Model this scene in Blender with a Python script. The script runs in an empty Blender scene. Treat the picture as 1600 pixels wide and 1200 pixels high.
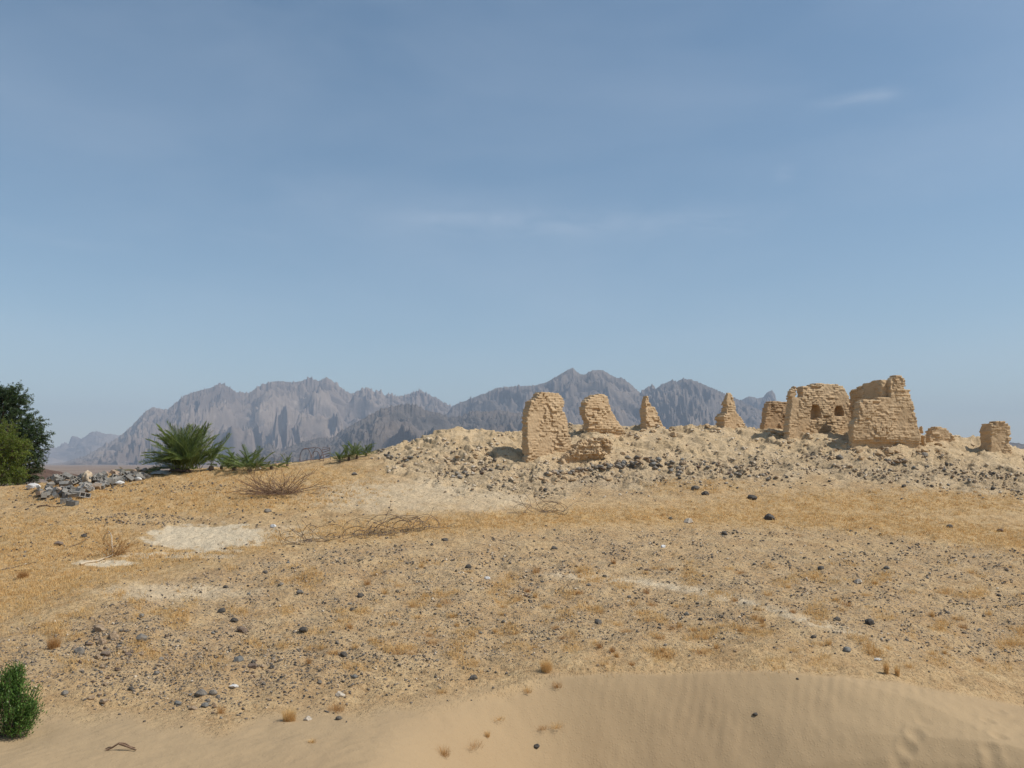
import bpy, math, random
import numpy as np
C = bpy.context
S = C.scene
rng = np.random.default_rng(7)
R = math.radians

# ---------------------------------------------------------------- camera, sky, sun, exposure
F = 1386.0                       # focal length in pixels of the 1600 px wide photograph
EYE = 3.5                        # height of the lens above the near ground datum
HORI = 725.0                     # image row of the horizon
PITCH = math.atan((HORI - 600) / F)
cam = bpy.data.cameras.new('camera')
cam.sensor_width = 36.0
cam.lens = 36.0 * F / 1600
cam.clip_start = 0.1
cam.clip_end = 60000
camo = bpy.data.objects.new('camera', cam)
S.collection.objects.link(camo)
camo.location = (0, 0, EYE)
camo.rotation_euler = (math.pi / 2 + PITCH, 0, 0)
S.camera = camo

SUN = np.array([0.62, -0.11, 0.78]); SUN = SUN / np.linalg.norm(SUN)
SUN_EL = math.asin(SUN[2]); SUN_AZ = math.atan2(SUN[0], SUN[1])
W = bpy.data.worlds.new('World'); S.world = W; W.use_nodes = True
wn = W.node_tree.nodes; wl = W.node_tree.links; wn.clear()
sky = wn.new('ShaderNodeTexSky'); sky.sky_type = 'NISHITA'; sky.sun_disc = False
sky.sun_elevation = SUN_EL; sky.sun_rotation = SUN_AZ
sky.air_density = 1.0; sky.dust_density = 0.6; sky.ozone_density = 1.1; sky.altitude = 300
bg = wn.new('ShaderNodeBackground'); bg.inputs[1].default_value = 0.108
wo = wn.new('ShaderNodeOutputWorld')

def dir_of(px, py):
    x = (np.asarray(px, float) - 800) / F; z = (600 - np.asarray(py, float)) / F
    c, s = math.cos(PITCH), math.sin(PITCH)
    return np.stack([x, c - z * s, s + z * c], -1)

def nn(tree, typ, **kw):
    n = tree.nodes.new(typ)
    for k, v in kw.items():
        setattr(n, k, v)
    return n

# thin wisps of cirrus fixed in the sky by direction
tc = wn.new('ShaderNodeTexCoord')
def wmath(op, a, b=None, clamp=False):
    m = wn.new('ShaderNodeMath'); m.operation = op; m.use_clamp = clamp
    for i, v in enumerate((a, b)):
        if v is None: continue
        if isinstance(v, (int, float)): m.inputs[i].default_value = v
        else: wl.new(v, m.inputs[i])
    return m.outputs[0]
sep = wn.new('ShaderNodeSeparateXYZ'); wl.new(tc.outputs['Generated'], sep.inputs[0])
az = wmath('ARCTAN2', sep.outputs[0], sep.outputs[1])
el = wmath('ARCSINE', sep.outputs[2])
comb = wn.new('ShaderNodeCombineXYZ'); wl.new(az, comb.inputs[0]); wl.new(wmath('MULTIPLY', el, 3.2), comb.inputs[1])
def wnoise(scale, detail=6, rough=0.6, dist=0.0):
    n = wn.new('ShaderNodeTexNoise'); n.inputs['Scale'].default_value = scale
    n.inputs['Detail'].default_value = detail; n.inputs['Roughness'].default_value = rough
    n.inputs['Distortion'].default_value = dist
    wl.new(comb.outputs[0], n.inputs['Vector']); return n.outputs['Fac']
nz1 = wnoise(14, 8, 0.62, 0.6); nz2 = wnoise(2.2, 4, 0.5, 0.3)
cl = None
for (px, py, wx, wy, amp) in [(1348, 153, 50, 9, .42), (1228, 273, 15, 11, .26), (900, 348, 250, 22, .24),
                              (1100, 355, 110, 16, .12), (725, 340, 90, 12, .14), (350, 366, 80, 12, .13),
                              (115, 379, 60, 9, .14), (20, 350, 60, 12, .08), (700, 165, 60, 14, .08), (640, 400, 400, 40, .05),
                              (1480, 230, 220, 70, .06), (560, 320, 260, 40, .05)]:
    d = dir_of(px, py); d = d / np.linalg.norm(d)
    a0 = math.atan2(d[0], d[1]); e0 = math.asin(d[2])
    da = wmath('DIVIDE', wmath('SUBTRACT', az, a0), wx / F)
    de = wmath('DIVIDE', wmath('SUBTRACT', el, e0), wy / F)
    r2 = wmath('ADD', wmath('MULTIPLY', da, da), wmath('MULTIPLY', de, de))
    g = wmath('MULTIPLY', wmath('EXPONENT', wmath('MULTIPLY', r2, -1.0)), amp)
    cl = g if cl is None else wmath('ADD', cl, g)
nzs = wmath('MULTIPLY', wmath('SUBTRACT', nz1, 0.30), 1.9, True)
veil = wmath('MULTIPLY', wmath('SUBTRACT', nz2, 0.42, True), 0.45, True)
clf = wmath('ADD', wmath('MULTIPLY', cl, nzs), veil, True)
hs = wn.new('ShaderNodeHueSaturation'); hs.inputs['Saturation'].default_value = 1.05; hs.inputs['Value'].default_value = 1.08; hs.inputs['Hue'].default_value = 0.490
wl.new(sky.outputs[0], hs.inputs['Color'])
mx = wn.new('ShaderNodeMix'); mx.data_type = 'RGBA'; mx.blend_type = 'MIX'
wl.new(clf, mx.inputs['Factor']); wl.new(hs.outputs[0], mx.inputs['A']); mx.inputs['B'].default_value = (6.4, 7.0, 7.9, 1)
wl.new(mx.outputs['Result'], bg.inputs[0]); wl.new(bg.outputs[0], wo.inputs[0])

sl = bpy.data.lights.new('sun', 'SUN'); sl.energy = 4.5; sl.angle = R(0.53); sl.color = (1, 0.955, 0.88)
so = bpy.data.objects.new('sun', sl); S.collection.objects.link(so)
from mathutils import Vector, Matrix
so.rotation_euler = Vector(SUN.tolist()).to_track_quat('Z', 'Y').to_euler()
so.location = (30, -10, 60)
S.view_settings.view_transform = 'Standard'; S.view_settings.look = 'None'
S.view_settings.exposure = 0.0; S.view_settings.gamma = 1.0
S.render.engine = 'CYCLES'
S.cycles.max_bounces = 6; S.cycles.volume_bounces = 0
S.cycles.use_denoising = True

# ---------------------------------------------------------------- noise
def _hash(ix, iy, iz, seed):
    h = (ix.astype(np.int64) * 374761393 + iy.astype(np.int64) * 668265263 + iz.astype(np.int64) * 2147483647 + seed * 974711) & 0xffffffff
    h = ((h ^ (h >> 13)) * 1274126177) & 0xffffffff
    return ((h ^ (h >> 16)) & 0xffff) / 65535.0 * 2 - 1
def vnoise2(x, y, seed=0):
    # gradient noise, about -1..1
    x = np.asarray(x, float); y = np.asarray(y, float)
    xi = np.floor(x); yi = np.floor(y); fx = x - xi; fy = y - yi
    u = fx * fx * fx * (fx * (fx * 6 - 15) + 10); v = fy * fy * fy * (fy * (fy * 6 - 15) + 10)
    z0 = np.zeros_like(xi)
    def g(i, j):
        a = _hash(xi + i, yi + j, z0, seed) * math.pi
        return np.cos(a) * (fx - i) + np.sin(a) * (fy - j)
    a = g(0, 0); b = g(1, 0); c = g(0, 1); d = g(1, 1)
    return ((a + u * (b - a)) * (1 - v) + (c + u * (d - c)) * v) * 1.5
def fbm2(x, y, o=4, seed=0, rough=0.5):
    s = 0; a = 1.0; f = 1.0
    for k in range(o):
        s = s + a * vnoise2(x * f + 13.7 * k, y * f - 7.1 * k, seed + k); a *= rough; f *= 2.03
    return s
def ridged2(x, y, o=4, seed=0, rough=0.5):
    s = 0; a = 1.0; f = 1.0; w = 1.0
    for k in range(o):
        n = 1 - np.abs(vnoise2(x * f + 3.3 * k, y * f + 9.1 * k, seed + k)); n = n * n * w
        s = s + a * n; w = np.clip(n * 1.6, 0, 1); a *= rough; f *= 2.1
    return s
def vnoise3(p, seed=0):
    pi = np.floor(p); f = p - pi; u = f * f * (3 - 2 * f)
    r = 0
    for i in (0, 1):
        for j in (0, 1):
            for k in (0, 1):
                w = (u[:, 0] if i else 1 - u[:, 0]) * (u[:, 1] if j else 1 - u[:, 1]) * (u[:, 2] if k else 1 - u[:, 2])
                r = r + w * _hash(pi[:, 0] + i, pi[:, 1] + j, pi[:, 2] + k, seed)
    return r
def sstep(a, b, x):
    t = np.clip((x - a) / (b - a), 0, 1); return t * t * (3 - 2 * t)

# ---------------------------------------------------------------- helpers
def mesh_np(name, V, Fc, smooth=True, mats=(), midx=None):
    me = bpy.data.meshes.new(name)
    V = np.asarray(V, np.float32); Fc = np.asarray(Fc, np.int32); n = Fc.shape[1]
    me.vertices.add(len(V)); me.vertices.foreach_set('co', V.ravel())
    me.loops.add(Fc.size); me.loops.foreach_set('vertex_index', Fc.ravel())
    me.polygons.add(len(Fc)); me.polygons.foreach_set('loop_start', np.arange(0, Fc.size, n, dtype=np.int32))
    me.polygons.foreach_set('loop_total', np.full(len(Fc), n, np.int32))
    if smooth: me.polygons.foreach_set('use_smooth', np.ones(len(Fc), bool))
    for m in mats: me.materials.append(m)
    if midx is not None: me.polygons.foreach_set('material_index', np.asarray(midx, np.int32))
    me.update(calc_edges=True)
    return me
def obj(name, me, parent=None, label=None, cat=None, group=None, kind=None, loc=None, rot=None):
    o = bpy.data.objects.new(name, me); S.collection.objects.link(o)
    if parent: o.parent = parent
    if loc is not None: o.location = loc
    if rot is not None: o.rotation_euler = rot
    if label: o['label'] = label
    if cat: o['category'] = cat
    if group: o['group'] = group
    if kind: o['kind'] = kind
    return o
def fattr(me, name, a):
    at = me.attributes.new(name, 'FLOAT', 'POINT'); at.data.foreach_set('value', np.asarray(a, np.float32))

class M:
    """small node-material builder"""
    def __init__(s, name, rough=0.9, spec=0.2):
        s.m = bpy.data.materials.new(name); s.m.use_nodes = True; s.t = s.m.node_tree
        s.b = s.t.nodes['Principled BSDF']; s.b.inputs['Roughness'].default_value = rough
        s.b.inputs['Specular IOR Level'].default_value = spec
    def v(s, inp, x):
        if isinstance(x, (int, float)): inp.default_value = x
        elif isinstance(x, tuple): inp.default_value = x if len(x) == 4 or inp.type == 'VECTOR' else x + (1,)
        else: s.t.links.new(x, inp)
    def attr(s, n):
        a = s.t.nodes.new('ShaderNodeAttribute'); a.attribute_name = n; return a.outputs['Fac']
    def co(s, which='Object'):
        return s.t.nodes.new('ShaderNodeTexCoord').outputs[which]
    def geo(s):
        return s.t.nodes.new('ShaderNodeNewGeometry').outputs['Position']
    def mapping(s, vec, scale):
        m = s.t.nodes.new('ShaderNodeMapping'); s.v(m.inputs['Vector'], vec); m.inputs['Scale'].default_value = scale; return m.outputs[0]
    def noise(s, vec, scale, detail=5, rough=0.55, dist=0.0, out='Fac'):
        n = s.t.nodes.new('ShaderNodeTexNoise'); s.v(n.inputs['Vector'], vec)
        n.inputs['Scale'].default_value = scale; n.inputs['Detail'].default_value = detail
        n.inputs['Roughness'].default_value = rough; n.inputs['Distortion'].default_value = dist
        return n.outputs[out]
    def voro(s, vec, scale, feature='F1', out='Distance', rnd=1.0):
        n = s.t.nodes.new('ShaderNodeTexVoronoi'); n.feature = feature; s.v(n.inputs['Vector'], vec)
        n.inputs['Scale'].default_value = scale; n.inputs['Randomness'].default_value = rnd
        return n.outputs[out]
    def math(s, op, a, b=0.0, clamp=False):
        n = s.t.nodes.new('ShaderNodeMath'); n.operation = op; n.use_clamp = clamp
        s.v(n.inputs[0], a); s.v(n.inputs[1], b); return n.outputs[0]
    def ramp(s, f, a, b):
        n = s.t.nodes.new('ShaderNodeMapRange'); n.interpolation_type = 'SMOOTHSTEP'
        s.v(n.inputs['Value'], f); n.inputs['From Min'].default_value = a; n.inputs['From Max'].default_value = b
        return n.outputs[0]
    def mix(s, f, a, b, mode='MIX'):
        n = s.t.nodes.new('ShaderNodeMix'); n.data_type = 'RGBA'; n.blend_type = mode
        s.v(n.inputs['Factor'], f); s.v(n.inputs['A'], a); s.v(n.inputs['B'], b); return n.outputs['Result']
    def bump(s, h, strength=0.5, dist=0.02, nrm=None):
        n = s.t.nodes.new('ShaderNodeBump'); s.v(n.inputs['Height'], h)
        n.inputs['Strength'].default_value = strength; n.inputs['Distance'].default_value = dist
        if nrm is not None: s.t.links.new(nrm, n.inputs['Normal'])
        return n.outputs[0]
    def done(s, col, nrm=None):
        s.v(s.b.inputs['Base Color'], col)
        if nrm is not None: s.t.links.new(nrm, s.b.inputs['Normal'])
        return s.m
def rnd_info(m):
    return m.t.nodes.new('ShaderNodeObjectInfo').outputs['Random']

# ---------------------------------------------------------------- terrain
def world_at(px, py, d):
    v = dir_of(px, py); return np.array([v[0] / v[1] * d, d, EYE + v[2] / v[1] * d])
def project(X, Y, Z):
    c, s = math.cos(PITCH), math.sin(PITCH)
    z = Z - EYE
    yc = Y * c + z * s; zc = -Y * s + z * c
    yc = np.maximum(yc, 0.2)
    return 800 + F * X / yc, 600 - F * zc / yc
# per column of the view: (image row, distance) pairs, then (height rel. to the eye, distance) behind the crest
cols = {
 -350: ([(1200, 9.5), (1060, 13), (965, 17.5), (900, 23), (830, 30), (762, 42)], [(-1.5, 60)]),
 0: ([(1200, 9.5), (1150, 11), (1060, 13), (968, 17.5), (900, 23), (830, 30), (790, 35), (762, 44)], [(-1.5, 60)]),
 110: ([(1200, 9.5), (1080, 12.5), (990, 15.6), (935, 18.5), (890, 23.5), (830, 29), (785, 34), (752, 39.5)], [(-1.3, 48), (-1.8, 60)]),
 200: ([(1200, 9.5), (1100, 12), (1000, 15), (930, 18), (908, 20), (880, 24.5), (830, 29), (790, 33), (750, 39), (741, 42)], [(-1.2, 48), (-2, 62)]),
 300: ([(1200, 9.5), (1100, 12), (1000, 15.2), (930, 18.5), (885, 21), (868, 24.5), (825, 29), (780, 33.5), (740, 39.5), (733, 42)], [(-1.1, 48), (-2, 62)]),
 400: ([(1200, 9.5), (1100, 12.2), (1000, 15.5), (900, 20), (862, 22.5), (845, 25.8), (800, 30.5), (760, 36), (728, 42)], [(-.9, 49), (-2, 62)]),
 500: ([(1200, 9.5), (1100, 12.2), (1000, 15.5), (900, 20), (856, 23.2), (830, 26.5), (790, 31.5), (750, 37), (719, 42)], [(-.6, 49), (-2, 62)]),
 600: ([(1200, 9.6), (1100, 12.3), (1000, 15.5), (900, 20), (850, 23.5), (810, 28), (770, 33.5), (735, 38), (705, 42)], [(-.3, 50), (-2, 65)]),
 700: ([(1200, 9.7), (1100, 12.4), (1000, 15.5), (900, 20.2), (850, 24), (800, 29), (760, 35), (725, 38.5), (690, 41.5), (672, 43.5)], [(.2, 51), (-2, 66)]),
 800: ([(1200, 10), (1100, 12.5), (1055, 13.7), (1000, 15.6), (900, 20.5), (850, 24), (800, 29), (755, 36), (725, 39), (695, 42), (676, 45)], [(.5, 52), (-2, 67)]),
 900: ([(1100, 12.4), (1050, 13.7), (1000, 15.5), (900, 20.5), (850, 24.2), (800, 29.5), (755, 36.5), (728, 39), (695, 42), (665, 46)], [(.7, 53), (-2, 68)]),
 1000: ([(1100, 12.4), (1047, 13.7), (1000, 15.2), (900, 20.5), (850, 24.5), (800, 30), (760, 36), (735, 38.8), (705, 42), (670, 46.5)], [(.8, 53), (-2, 68)]),
 1100: ([(1100, 12.4), (1045, 13.7), (1000, 15.2), (900, 20.5), (850, 24.8), (800, 30.5), (755, 36.5), (725, 39.8), (695, 42.8), (665, 47)], [(.9, 53), (-2, 68)]),
 1200: ([(1100, 12.4), (1045, 13.6), (1000, 15), (900, 20.5), (850, 25), (800, 31), (760, 36.5), (720, 40.5), (690, 43.5), (671, 47)], [(1, 53), (-2, 69)]),
 1300: ([(1100, 12.5), (1050, 13.6), (1000, 15.2), (900, 20.8), (850, 25.2), (800, 31.2), (760, 36.7), (722, 40.5), (695, 42.8), (678, 45)], [(1.6, 50), (-2, 69)]),
 1400: ([(1100, 12.7), (1065, 13.6), (1000, 15.6), (900, 21), (850, 25.5), (800, 31.5), (760, 37), (727, 40.5), (705, 42.2), (683, 45.5)], [(1.4, 50), (-2, 69)]),
 1500: ([(1110, 12.9), (1078, 13.7), (1020, 15.9), (900, 21.5), (850, 25.8), (800, 31.8), (765, 37), (730, 40.5), (705, 43), (683, 46)], [(.8, 51), (-2, 68)]),
 1600: ([(1150, 12.4), (1085, 14.3), (1050, 15.4), (1000, 17.2), (900, 22), (850, 26.2), (805, 32), (765, 37.4), (740, 40.5), (708, 44)], [(-.2, 52), (-2, 66)]),
 1750: ([(1150, 12.4), (1095, 14.3), (1000, 17.4), (900, 22), (850, 26.4), (805, 32), (770, 37.4), (750, 40.5), (722, 43.5)], [(-1, 52), (-2, 64)]),
 2000: ([(1150, 12.4), (1095, 14.3), (1000, 17.4), (900, 22), (850, 26.4), (805, 32), (770, 38)], [(-1.3, 52), (-2, 64)]),
}
pts = []
for px, (rows, hid) in cols.items():
    for py, d in rows:
        pts.append(world_at(px, py, d))
    v = dir_of(px, HORI)
    for z, d in hid:
        pts.append(np.array([v[0] / v[1] * d, d, EYE + z]))
    for d, z in ((6, 0.0), (3, .0)):
        pts.append(np.array([v[0] / v[1] * d, d, z]))
pts = np.array(pts)
TA = np.arctan2(pts[:, 0], pts[:, 1]); TR = np.hypot(pts[:, 0], pts[:, 1])
TX = np.stack([TA * 3.0, np.log(TR) * 2.0], -1)
def _tps(r2): return 0.5 * r2 * np.log(r2 + 1e-9)
n = len(pts)
K = _tps(((TX[:, None] - TX[None]) ** 2).sum(-1)) + np.eye(n) * 0.0006
P = np.concatenate([np.ones((n, 1)), TX], 1)
A = np.block([[K, P], [P.T, np.zeros((3, 3))]])
TW = np.linalg.solve(A, np.concatenate([pts[:, 2], np.zeros(3)]))
def base_h(X, Y):
    sh = X.shape; X = X.ravel(); Y = Y.ravel()
    a = np.clip(np.arctan2(X, Y), -0.70, 0.70) * 3.0
    r = np.log(np.clip(np.hypot(X, Y), 3.0, 66)) * 2.0
    out = np.empty(len(X))
    for i in range(0, len(X), 20000):
        q = np.stack([a[i:i + 20000], r[i:i + 20000]], -1)
        d2 = ((q[:, None] - TX[None]) ** 2).sum(-1)
        out[i:i + 20000] = _tps(d2) @ TW[:n] + TW[n] + q @ TW[n + 1:]
    return out.reshape(sh)
# tabulate the smooth base once on a fine polar grid, then look it up
_ga = np.linspace(-0.72, 0.72, 260); _gr = np.linspace(math.log(2.9), math.log(67), 300)
_AA, _RR = np.meshgrid(_ga, _gr)
_TB = base_h(np.sin(_AA) * np.exp(_RR), np.cos(_AA) * np.exp(_RR))
def base_lut(X, Y):
    a = np.clip(np.arctan2(X, Y), -0.70, 0.70); r = np.log(np.clip(np.hypot(X, Y), 3.0, 66))
    fa = (a - _ga[0]) / (_ga[1] - _ga[0]); fr = (r - _gr[0]) / (_gr[1] - _gr[0])
    ia = np.clip(fa.astype(int), 0, 258); ir = np.clip(fr.astype(int), 0, 298); fa = fa - ia; fr = fr - ir
    return (_TB[ir, ia] * (1 - fa) + _TB[ir, ia + 1] * fa) * (1 - fr) + (_TB[ir + 1, ia] * (1 - fa) + _TB[ir + 1, ia + 1] * fa) * fr

# crest of the sand dune, (image column, row, distance)
crest = [(640, 1120, 12.0), (760, 1082, 13.0), (850, 1057, 13.5), (950, 1050, 13.65), (1050, 1045, 13.75), (1200, 1043, 13.7),
         (1300, 1050, 13.6), (1400, 1062, 13.4), (1480, 1076, 13.2), (1530, 1090, 13.1), (1565, 1104, 12.9), (1600, 1122, 12.6), (1680, 1150, 12.1), (1800, 1200, 11.5)]
cw = np.array([world_at(*c) for c in crest])
_cx = np.linspace(-12, 25, 1500); _cy = np.interp(_cx, cw[:, 0], cw[:, 1])
_kw = np.hanning(61); _kw /= _kw.sum(); _cy = np.convolve(np.pad(_cy, 30, 'edge'), _kw, 'valid')
def crest_at(X):
    return np.interp(X, _cx, _cy)
def fade_slip(X):
    return sstep(-1.6, 1.2, X) * (1 - .6 * sstep(5.6, 7.4, X))

def height(X, Y, detail=True):
    X = np.asarray(X, float); Y = np.asarray(Y, float)
    r = np.hypot(X, Y)
    h = base_lut(X, Y)
    px, py = project(X, Y, h)
    md = mound_mask(px, py, r)
    sand = sand_mask(px, py, r)
    rough = 1 - 0.85 * sand
    h = h + rough * (0.06 * fbm2(X * .5, Y * .5, 3, 11) + 0.045 * fbm2(X * 1.7, Y * 1.7, 3, 21))
    if detail:
        h = h + rough * (0.014 * fbm2(X * 6, Y * 6, 4, 31, .62) + .012 * np.abs(fbm2(X * 11, Y * 11, 2, 35)))
        m2 = md * sstep(0, .5, md)
        rd = ridged2(X * .55 + .3 * fbm2(X, Y, 2, 5), Y * .55, 4, 41)
        h = h + m2 * (0.19 * (rd - 0.9) + 0.016 * fbm2(X * 3.2, Y * 3.2, 3, 51, .5) + .005 * np.abs(fbm2(X * 13, Y * 13, 3, 57, .6)))
        # ledges of eroded mud layers
        kq = (h + .30 * fbm2(X * .45, Y * .45, 4, 83, .6) + .03 * fbm2(X * 3, Y * 3, 3, 84)) / .24
        fq = kq - np.floor(kq)
        h = h + m2 * .24 * 1.05 * (sstep(.62, .98, fq) - fq) * np.clip(.55 + 1.2 * vnoise2(X * .35, Y * .35, 85), 0, 1)
        for (bx, by, amp, w) in bumps:
            h = h + amp * np.exp(-((X - bx) ** 2 + (Y - by) ** 2) / (w * w))
    # lee slope of the dune, falling to the camera from the sharp crest
    cy = crest_at(X); dy = cy - Y
    fs = fade_slip(X)
    drop = np.where(dy > 0, 0.84 * np.maximum(np.minimum(dy, 1.6) - .12 * (1 - np.exp(-dy / .12)), 0) + 0.30 * np.clip(dy - 1.5, 0, 1.6) - 0.0, 0)
    drop = drop - 0.09 * np.clip(dy - .8, 0, .7)
    edge = 0.015 * np.exp(-np.abs(dy) / 0.25)
    pl = h
    hc = base_lut(X, cy)
    slip = np.where(dy > 0, np.minimum(h, hc - drop + .17 * np.clip(dy, 0, 1.2) * (X - 3.2)), h)
    back = sstep(6.5, 8.5, Y)
    h = h * (1 - fs * back) + (slip + edge * fs) * fs * back
    if detail:
        # wind ripples
        rm = np.exp(-((dy - .25) / .55) ** 2) * fs + .35 * sand
        ph = X * 38 + dy * 16 + 2.2 * vnoise2(X * 1.1, Y * 1.1, 77)
        h = h + .0035 * rm * np.sin(ph) * np.clip(.5 + vnoise2(X * .9, Y * 1.4, 78), 0, 1)
        h = h + sand * (.012 * fbm2(X * 2.2, Y * 2.2, 3, 79))
        for (bx, by, w, dp) in dents:
            q = ((X - bx) ** 2 + (Y - by) ** 2) / (w * w)
            h = h - dp * np.exp(-q) + .35 * dp * np.exp(-((np.sqrt(q) - 1.6) ** 2) * 4)
    far = sstep(62, 120, r)
    h = h * (1 - far) + far * (-1.6 + .5 * fbm2(X * .01, Y * .01, 3, 91))
    ang = np.abs(np.arctan2(X, Y))
    rear = sstep(.75, 1.3, ang) * (1 - far)
    h = h * (1 - rear) + rear * np.minimum(h, .8 + .1 * fbm2(X * .3, Y * .3, 3, 5))
    return h

def pl(px, xs, ys): return np.interp(px, xs, ys)
def mound_mask(px, py, r):
    lo = pl(px, [450, 560, 620, 700, 800, 900, 1000, 1100, 1250, 1400, 1500, 1600, 1800], [690, 712, 745, 775, 785, 775, 765, 755, 752, 760, 770, 785, 790])
    return sstep(-12, 26, lo - py + 14 * vnoise2(px * .02, py * .04, 3)) * sstep(27, 32, r) * sstep(540, 640, px) * (1 - sstep(60, 80, r))
def sand_mask(px, py, r):
    top = pl(px, [-300, 0, 100, 250, 350, 450, 560, 700, 800, 860, 1000, 1200, 1400, 1600, 1900],
             [1090, 1100, 1115, 1122, 1128, 1105, 1110, 1085, 1070, 1052, 1046, 1044, 1060, 1100, 1130])
    k = sstep(820, 900, px)
    return sstep(-18 + 14 * k, 26 - 20 * k, py - top + (16 - 12 * k) * vnoise2(px * .013, py * .03, 8) - 3 * k) * (1 - sstep(16, 20, r))
def ell(px, py, cx, cy, rx, ry, seed=0, e=.55):
    q = np.sqrt(((px - cx) / rx) ** 2 + ((py - cy) / ry) ** 2) + .32 * fbm2(px * .035, py * .12, 3, seed)
    return sstep(1 + e * .5, 1 - e * .5, q)
def pale_mask(px, py):
    m = ell(px, py, 322, 840, 92, 20, 1, .25)
    m = np.maximum(m, ell(px, py, 165, 880, 45, 5, 2, .4))
    m = np.maximum(m, .75 * ell(px, py, 260, 868, 90, 5, 3))
    m = np.maximum(m, .55 * ell(px, py, 620, 775, 130, 24, 4, .9))
    m = np.maximum(m, .5 * ell(px, py, 760, 785, 60, 14, 5, .9))
    m = np.maximum(m, .5 * ell(px, py, 440, 835, 60, 14, 6, .9))
    m = np.maximum(m, .55 * ell(px, py, 270, 925, 110, 13, 7, .9))
    # faint wheel track crossing the gravel to the right
    ty = pl(px, [820, 900, 1000, 1100, 1200, 1300, 1450], [888, 893, 903, 917, 943, 975, 1010])
    m = np.maximum(m, 1.1 * np.exp(-((py - ty - 7) / 6.5) ** 2) * sstep(820, 900, px) * (1 - sstep(1250, 1450, px)) * (0.6 + .5 * vnoise2(px * .05, py * .2, 5)))
    return m
def grass_mask(px, py):
    b = pl(px, [-300, 0, 200, 330, 480, 600, 800, 1000, 1200, 1400, 1600, 1900], [945, 935, 880, 858, 836, 826, 812, 806, 806, 818, 846, 870])
    w = pl(px, [-300, 0, 200, 400, 600, 1000, 1600, 1900], [40, 34, 20, 14, 14, 13, 20, 26])
    m = np.exp(-((py - b) / w) ** 2)
    m = np.maximum(m, .85 * sstep(.0, .5, 1 - np.sqrt(((px - 300) / 380) ** 2 + ((py - 768) / 46) ** 2)))
    m = np.maximum(m, .75 * ell(px, py, 60, 860, 170, 60, 12, .9))
    m = np.maximum(m, .8 * ell(px, py, 1380, 785, 260, 18, 13, .9))
    m = np.maximum(m, .7 * ell(px, py, 1080, 760, 80, 12, 14, .9))
    m = np.maximum(m, .75 * ell(px, py, 430, 745, 150, 18, 15, .8))
    # scattered golden patches on the gravel
    sc = sstep(.18, .62, fbm2(px * .016, py * .036, 3, 61)) * sstep(860, 900, py) * sstep(1070, 1020, py)
    m = np.maximum(m, .75 * sc)
    n = fbm2(px * .05, py * .16, 3, 63)
    return np.clip(m * (1 + .5 * n), 0, 1) * (1 - .9 * ell(px, py, 322, 840, 96, 21, 1, .25)) * (1 - .9 * ell(px, py, 165, 880, 48, 6, 2, .4))
def gravel_mask(px, py):
    top = pl(px, [-300, 0, 150, 250, 330, 450, 600, 800, 1000, 1300, 1600], [1000, 990, 945, 910, 888, 860, 848, 828, 822, 825, 858])
    bot = pl(px, [-300, 0, 200, 350, 500, 700, 800, 900, 1200, 1600, 1900], [1060, 1070, 1100, 1110, 1080, 1070, 1050, 1030, 1015, 1060, 1100])
    m = sstep(-6, 14, py - top) * sstep(-10, 50, bot - py)
    m2 = ell(px, py, 1000, 765, 700, 16, 70, 1.0) * .5
    m = np.maximum(m, m2)
    m = m * np.clip(.75 + .55 * fbm2(px * .012, py * .03, 3, 66), .15, 1)
    return m
def slump_mask(px, py):     # grey-brown scree at the foot of the ruins
    c = pl(px, [600, 700, 850, 1000, 1150, 1300, 1450, 1600], [720, 730, 752, 745, 735, 728, 738, 755])
    return np.exp(-((py - c) / 22) ** 2) * sstep(600, 700, px)

def dwh(px, py, it=None):
    """point of the smooth ground under an image position"""
    v = dir_of(px, py); v = v / np.hypot(v[0], v[1])
    t = np.exp(np.linspace(math.log(6), math.log(75), 2600))
    X = v[0] * t; Y = v[1] * t; Z = EYE + v[2] * t
    g = it(X, Y) if it else height(X, Y)
    k = np.argmax(Z < g)
    if not (Z < g).any(): return None
    return np.array([X[k], Y[k], g[k]])
bumps = []; dents = []
for (px, py, amp, w) in [(733, 712, .42, .45), (722, 700, -.25, .3), (705, 716, -.28, .25), (716, 668, .22, .35), (640, 742, .18, .3),
                         (628, 744, -.18, .25), (662, 716, .15, .4), (770, 684, .18, .8), (745, 680, -.12, .4), (1320, 705, .25, .8),
                         (1060, 715, -.15, .4), (1170, 742, -.12, .4), (1280, 708, .3, .5), (1262, 704, -.2, .3), (1465, 676, .2, .6),
                         (1075, 700, .12, 1.2), (1545, 716, .18, .5), (1500, 712, -.15, .4), (1240, 690, .18, .7), (935, 690, .3, .8), (900, 700, .25, .9), (1018, 672, .2, .8), (1140, 664, .22, .9), (1345, 702, .25, .9), (1400, 704, .25, .9), (1290, 684, .3, .9), (835, 742, .2, .5), (870, 742, .22, .6), (1560, 695, .15, .6), (88, 766, .3, .8), (1540, 692, .3, .8), (1575, 694, .12, .6), (135, 758, .35, .8), (185, 748, .3, .8), (222, 742, .2, .7), (760, 700, .22, .6), (790, 712, .2, .5), (680, 704, -.12, .4), (752, 722, -.15, .35), (690, 690, .12, .6), (1210, 680, .2, .7)]:
    v = dwh(px, py, base_lut)
    if v is not None: bumps.append((v[0], v[1], amp, w))
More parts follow.
